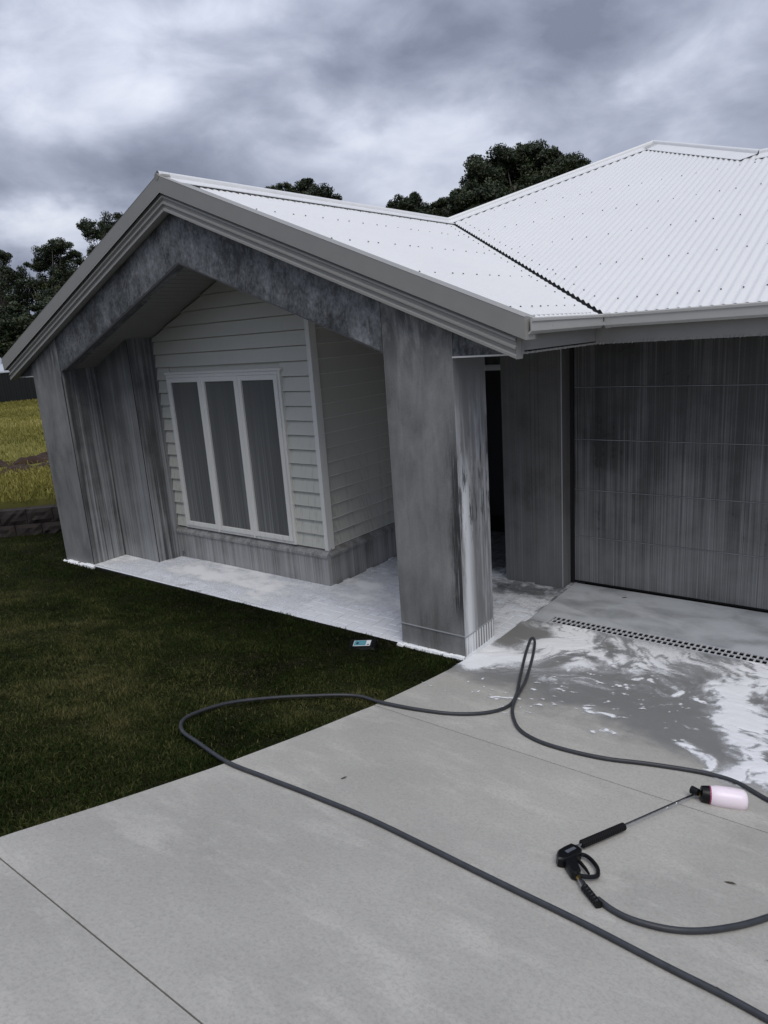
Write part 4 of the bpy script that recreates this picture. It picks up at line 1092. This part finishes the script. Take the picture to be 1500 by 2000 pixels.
# ------------------------------------------------------------------ block retaining wall
rw = empty('block_wall', (float(RW[0]), float(RW[1]), 0)); rw.rotation_euler = (0, 0, math.atan2(RWD[1], RWD[0]))
def blockmesh(seed):
    r = np.random.default_rng(seed); v = []; f = []; nx_, nz_ = 7, 5; L_, H_ = .40, .235
    for i in range(nx_):
        for j in range(nz_):
            e = (i in (0, nx_-1)) or (j in (0, nz_-1))
            v.append((-L_/2+.004+(L_-.008)*i/(nx_-1), (0 if e else -.022+r.normal(0, .009)), .003+(H_-.006)*j/(nz_-1)))
    for i in range(nx_-1):
        for j in range(nz_-1): k = i*nz_+j; f.append((k, k+nz_, k+nz_+1, k+1))
    b = len(v); v += [(-L_/2+.004, .2, .003), (L_/2-.004, .2, .003), (L_/2-.004, .2, H_-.003), (-L_/2+.004, .2, H_-.003)]
    c00, c10, c11, c01 = 0, (nx_-1)*nz_, nx_*nz_-1, nz_-1
    f += [(c01, c11, b+2, b+3), (c00, c01, b+3, b), (c11, c10, b+1, b+2)]
    me = bpy.data.meshes.new('block'); me.from_pydata(v, [], f); me.materials.append(M_block); return me
BM = [blockmesh(s) for s in range(5)]
for c in range(2):
    for k in range(-12, 8):
        o = link('block', BM[(k*3+c*2) % 5], rw); o.location = (k*.403+(.2 if c else 0), .012*c+float(rng.normal(0, .004)), -.10+c*.237+.0)
        o.rotation_euler = (0, 0, float(rng.normal(0, .012)))
b0 = box('core', -5.0, 3.4, .10, .19, -.3, .35, M_block, rw)
tag(rw, 'low dark split faced block wall between the lawn and the field', 'wall')

# ------------------------------------------------------------------ fence and neighbour beyond the field
fc = G(20, 786, 0, fn=ground); fdir = np.array([.40, .915]); fdir = fdir/np.linalg.norm(fdir)
fen = empty('boundary_fence', (float(fc[0]), float(fc[1]), float(ground(fc[0], fc[1])))); fen.rotation_euler = (0, 0, math.atan2(fdir[1], fdir[0]))
mb = MB(); n = 48; pv = []
for k in range(n+1):
    u_ = -1.17+2.34*k/n; o_ = .018 if (k//3) % 2 else -.018; pv.append((u_, o_))
mb.sweep(pv, lambda t_, p: (p[0], p[1], t_), [-.05, 1.72]); o = mb.build('panel', M_fence, fen); pm = o.data
o.location = (0, 0, 0)
pmesh = None
for k in range(-7, 8):
    if k: o2 = link('panel', pm, fen); o2.location = (k*2.4, 0, 0)
    bx_ = link('post', pmesh, fen) if pmesh else box('post', -.035, .035, -.035, .035, -.1, 1.76, M_fence, fen); pmesh = bx_.data; bx_.location = (k*2.4+1.2, 0, 0)
    
box('top_rail', -18, 18, -.03, .03, 1.721, 1.76, M_fence, fen)
tag(fen, 'dark charcoal steel fence at the far edge of the field', 'fence')
nc = at(-60, 720, 48.0); nh = empty('neighbouring_house', (float(nc[0]), float(nc[1]), 0.3)); nh.rotation_euler = (0, 0, math.atan2(fdir[1], fdir[0]))
box('wall', -8, 8, 0, 6, -.4, 1.68, M_nwall, nh)
MB().prism([(-.6, 1.62), (6.6, 1.62), (6.6, 1.78), (3, 2.28), (-.6, 1.80)], lambda p: (-8.6, p[0], p[1]), lambda p: (8.6, p[0], p[1])).build('roof', M_nroof, nh)
tag(nh, 'pale low roofed house just showing over the charcoal fence', 'house')

# ------------------------------------------------------------------ trees
def tree(base, lobes, leafn, lsize, seed, label, group, trunk_r=.22, name='gum_tree', dense=1.0):
    """lobes: list of (x, y, z, rx, rz) foliage masses in metres relative to base"""
    r = np.random.default_rng(seed); root = empty(name, tuple(base))
    cl = []
    for (lx, ly, lz, rx, rz_) in lobes:
        k = max(14, int(17*rx*rx*.75*dense))
        for _ in range(k):
            d_ = r.normal(size=3); d_ /= np.linalg.norm(d_); d_[2] = d_[2]*.95+.12; q_ = r.random()**.4
            cl.append((lx+d_[0]*rx*q_, ly+d_[1]*rx*q_, lz+d_[2]*rz_*q_, r.uniform(.40, .72)*min(1.25, .5+.30*rx)*dense**.5))
    cl = np.array(cl); nper = max(40, int(leafn*2.6)//len(cl)); V = []; S = []
    for c in cl:
        n = nper; d_ = r.normal(size=(n, 3)); d_ /= np.linalg.norm(d_, axis=1)[:, None]; d_ *= (r.random(n)**.45)[:, None]
        p = c[:3]+d_*np.array([c[3], c[3], c[3]*.72]); nrm_ = d_+r.normal(size=(n, 3))*.7; nrm_[:, 2] += .3; nrm_ /= np.linalg.norm(nrm_, axis=1)[:, None]
        a = np.cross(nrm_, r.normal(size=(n, 3))); a /= np.linalg.norm(a, axis=1)[:, None]; b = np.cross(nrm_, a)
        L_ = lsize*r.uniform(.6, 1.3, n)[:, None]; W_ = L_*.42
        V.append(np.stack([p-a*L_, p+b*W_, p+a*L_, p-b*W_], 1)); tone = .48+r.normal(0, .15)
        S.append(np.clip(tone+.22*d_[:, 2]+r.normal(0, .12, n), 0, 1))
    V = np.concatenate(V).reshape(-1, 3); S = np.repeat(np.concatenate(S), 4)
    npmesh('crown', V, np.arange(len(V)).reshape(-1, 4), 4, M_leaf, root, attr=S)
    top = np.array([np.mean([l[0] for l in lobes]), np.mean([l[1] for l in lobes]), max(l[2] for l in lobes)])
    mb = MB(); bend = r.normal(0, .3, 2); H_ = top[2]*.96
    tr_ = [(0, 0, -.4), (bend[0]*.3, bend[1]*.3, H_*.3), (top[0]*.45+bend[0], top[1]*.45+bend[1], H_*.62), (top[0]*.9, top[1]*.9, H_*.9)]
    mb.tube(tr_, [trunk_r*1.2, trunk_r, trunk_r*.7, trunk_r*.3], 8)
    T_ = np.array(tr_)
    order = r.permutation(len(cl))[:46]
    for k in order:
        c = cl[k]; zt = min(max(c[2]*.62, H_*.25), H_*.85); i = np.searchsorted(T_[:, 2], zt); i = min(max(i, 1), 3); u_ = (zt-T_[i-1, 2])/(T_[i, 2]-T_[i-1, 2]); s0 = T_[i-1]+(T_[i]-T_[i-1])*u_
        mid = s0*.45+c[:3]*.55+np.array([0, 0, -.12*np.linalg.norm(c[:3]-s0)])
        mb.tube([tuple(s0), tuple(mid), tuple(c[:3])], [trunk_r*.32, trunk_r*.2, trunk_r*.06], 5, caps=False)
    mb.build('trunk', M_bark, root, smooth=True)
    tag(root, label, 'tree', group); return root
def tree_px(dist, lobes_px, leafn, lsize, seed, label, group, **kw):
    """lobes in photograph pixels (px, py, radius px, squash): the distance turns them into metres"""
    s = dist/FPX; b = at(lobes_px[0][0], 700, dist); gz_ = float(ground(b[0], b[1])); base = np.array([b[0], b[1], gz_]); r = np.random.default_rng(seed+99)
    L_ = []
    for (px, py, rp, sq) in lobes_px:
        p = at(px, py, dist+r.uniform(-1, 1)*rp*s*1.2)-base; L_.append((p[0], p[1], p[2], rp*s, rp*s*sq))
    return tree(base, L_, leafn, lsize, seed, label, group, **kw)
GR, GL = 'gum trees behind the roof', 'gum trees beyond the field'
tree_px(46, [(1035, 318, 38, .85), (1068, 312, 24, .9), (985, 320, 34, .8), (945, 348, 38, .85), (908, 380, 28, .9), (1000, 370, 46, .9), (1085, 345, 40, .85), (1050, 385, 54, .9), (950, 410, 44, .9), (900, 425, 30, .9), (1100, 400, 50, .9)], 60000, .105, 11, 'broad dense gum tree rising behind the valley of the roof', GR, trunk_r=.35, dense=1.7)
tree_px(52, [(1118, 334, 28, .8), (1148, 348, 24, .8), (1100, 365, 30, .8), (1150, 390, 34, .8)], 9000, .105, 12, 'smaller gum crown half hidden by the hip of the main roof', GR, dense=1.5)
tree_px(55, [(795, 402, 26, .7), (772, 408, 15, .7), (822, 415, 20, .6), (800, 440, 34, .8)], 8000, .105, 13, 'small round gum crown showing over the porch ridge', GR, dense=1.4)
tree_px(50, [(870, 408, 22, .7), (850, 420, 20, .7), (885, 430, 24, .8), (860, 450, 30, .8)], 7000, .105, 14, 'low gum crown between the round one and the broad one', GR)
tree_px(58, [(590, 372, 20, .7), (625, 377, 20, .6), (555, 372, 18, .5), (530, 372, 12, .4), (600, 358, 9, .6), (650, 392, 16, .5), (590, 405, 42, .7)], 7000, .105, 15, 'sparse flat topped gum just above the porch roof', GR)
tree_px(66, [(222, 440, 30, .7), (190, 455, 28, .6), (170, 443, 16, .6), (240, 470, 34, .8), (195, 500, 24, .7), (250, 520, 40, .8), (215, 560, 46, .8)], 13000, .095, 21, 'tall open gum tree closest to the raked barge', GL)
tree_px(62, [(92, 500, 30, .7), (120, 480, 24, .6), (80, 520, 26, .6), (140, 505, 22, .6), (125, 540, 36, .8), (90, 560, 36, .8), (150, 560, 34, .8), (120, 600, 44, .8)], 16000, .095, 22, 'rounded gum tree with gaps of sky in the middle of the group', GL)
tree_px(64, [(8, 500, 16, .7), (20, 545, 30, .8), (-20, 530, 34, .8), (40, 575, 34, .8), (5, 600, 44, .8), (-50, 560, 50, .9)], 14000, .095, 23, 'dark gum tree standing left of the rounded one', GL)
for i, (cx_, cy_, lb_) in enumerate(((30, 650, 'dense dark bush filling the gap under the dark gum'), (95, 645, 'dense dark bush under the rounded gum'), (155, 640, 'dense dark bush beside the low end of the barge'), (215, 620, 'dense dark bush under the tall open gum'), (-45, 640, 'dense dark bush at the outer end of the tree line'))):
    tree_px(58+i*.7, [(cx_, cy_, 44, .9), (cx_-22, cy_+30, 36, .9), (cx_+22, cy_+28, 36, .9), (cx_, cy_-30, 30, .8)], 9000, .14, 30+i, lb_, 'bushes along the far fence', trunk_r=.14, name='bush')
print('objects', len(bpy.data.objects), 'tris', sum(len(o.data.polygons) for o in bpy.data.objects if o.type == 'MESH'))
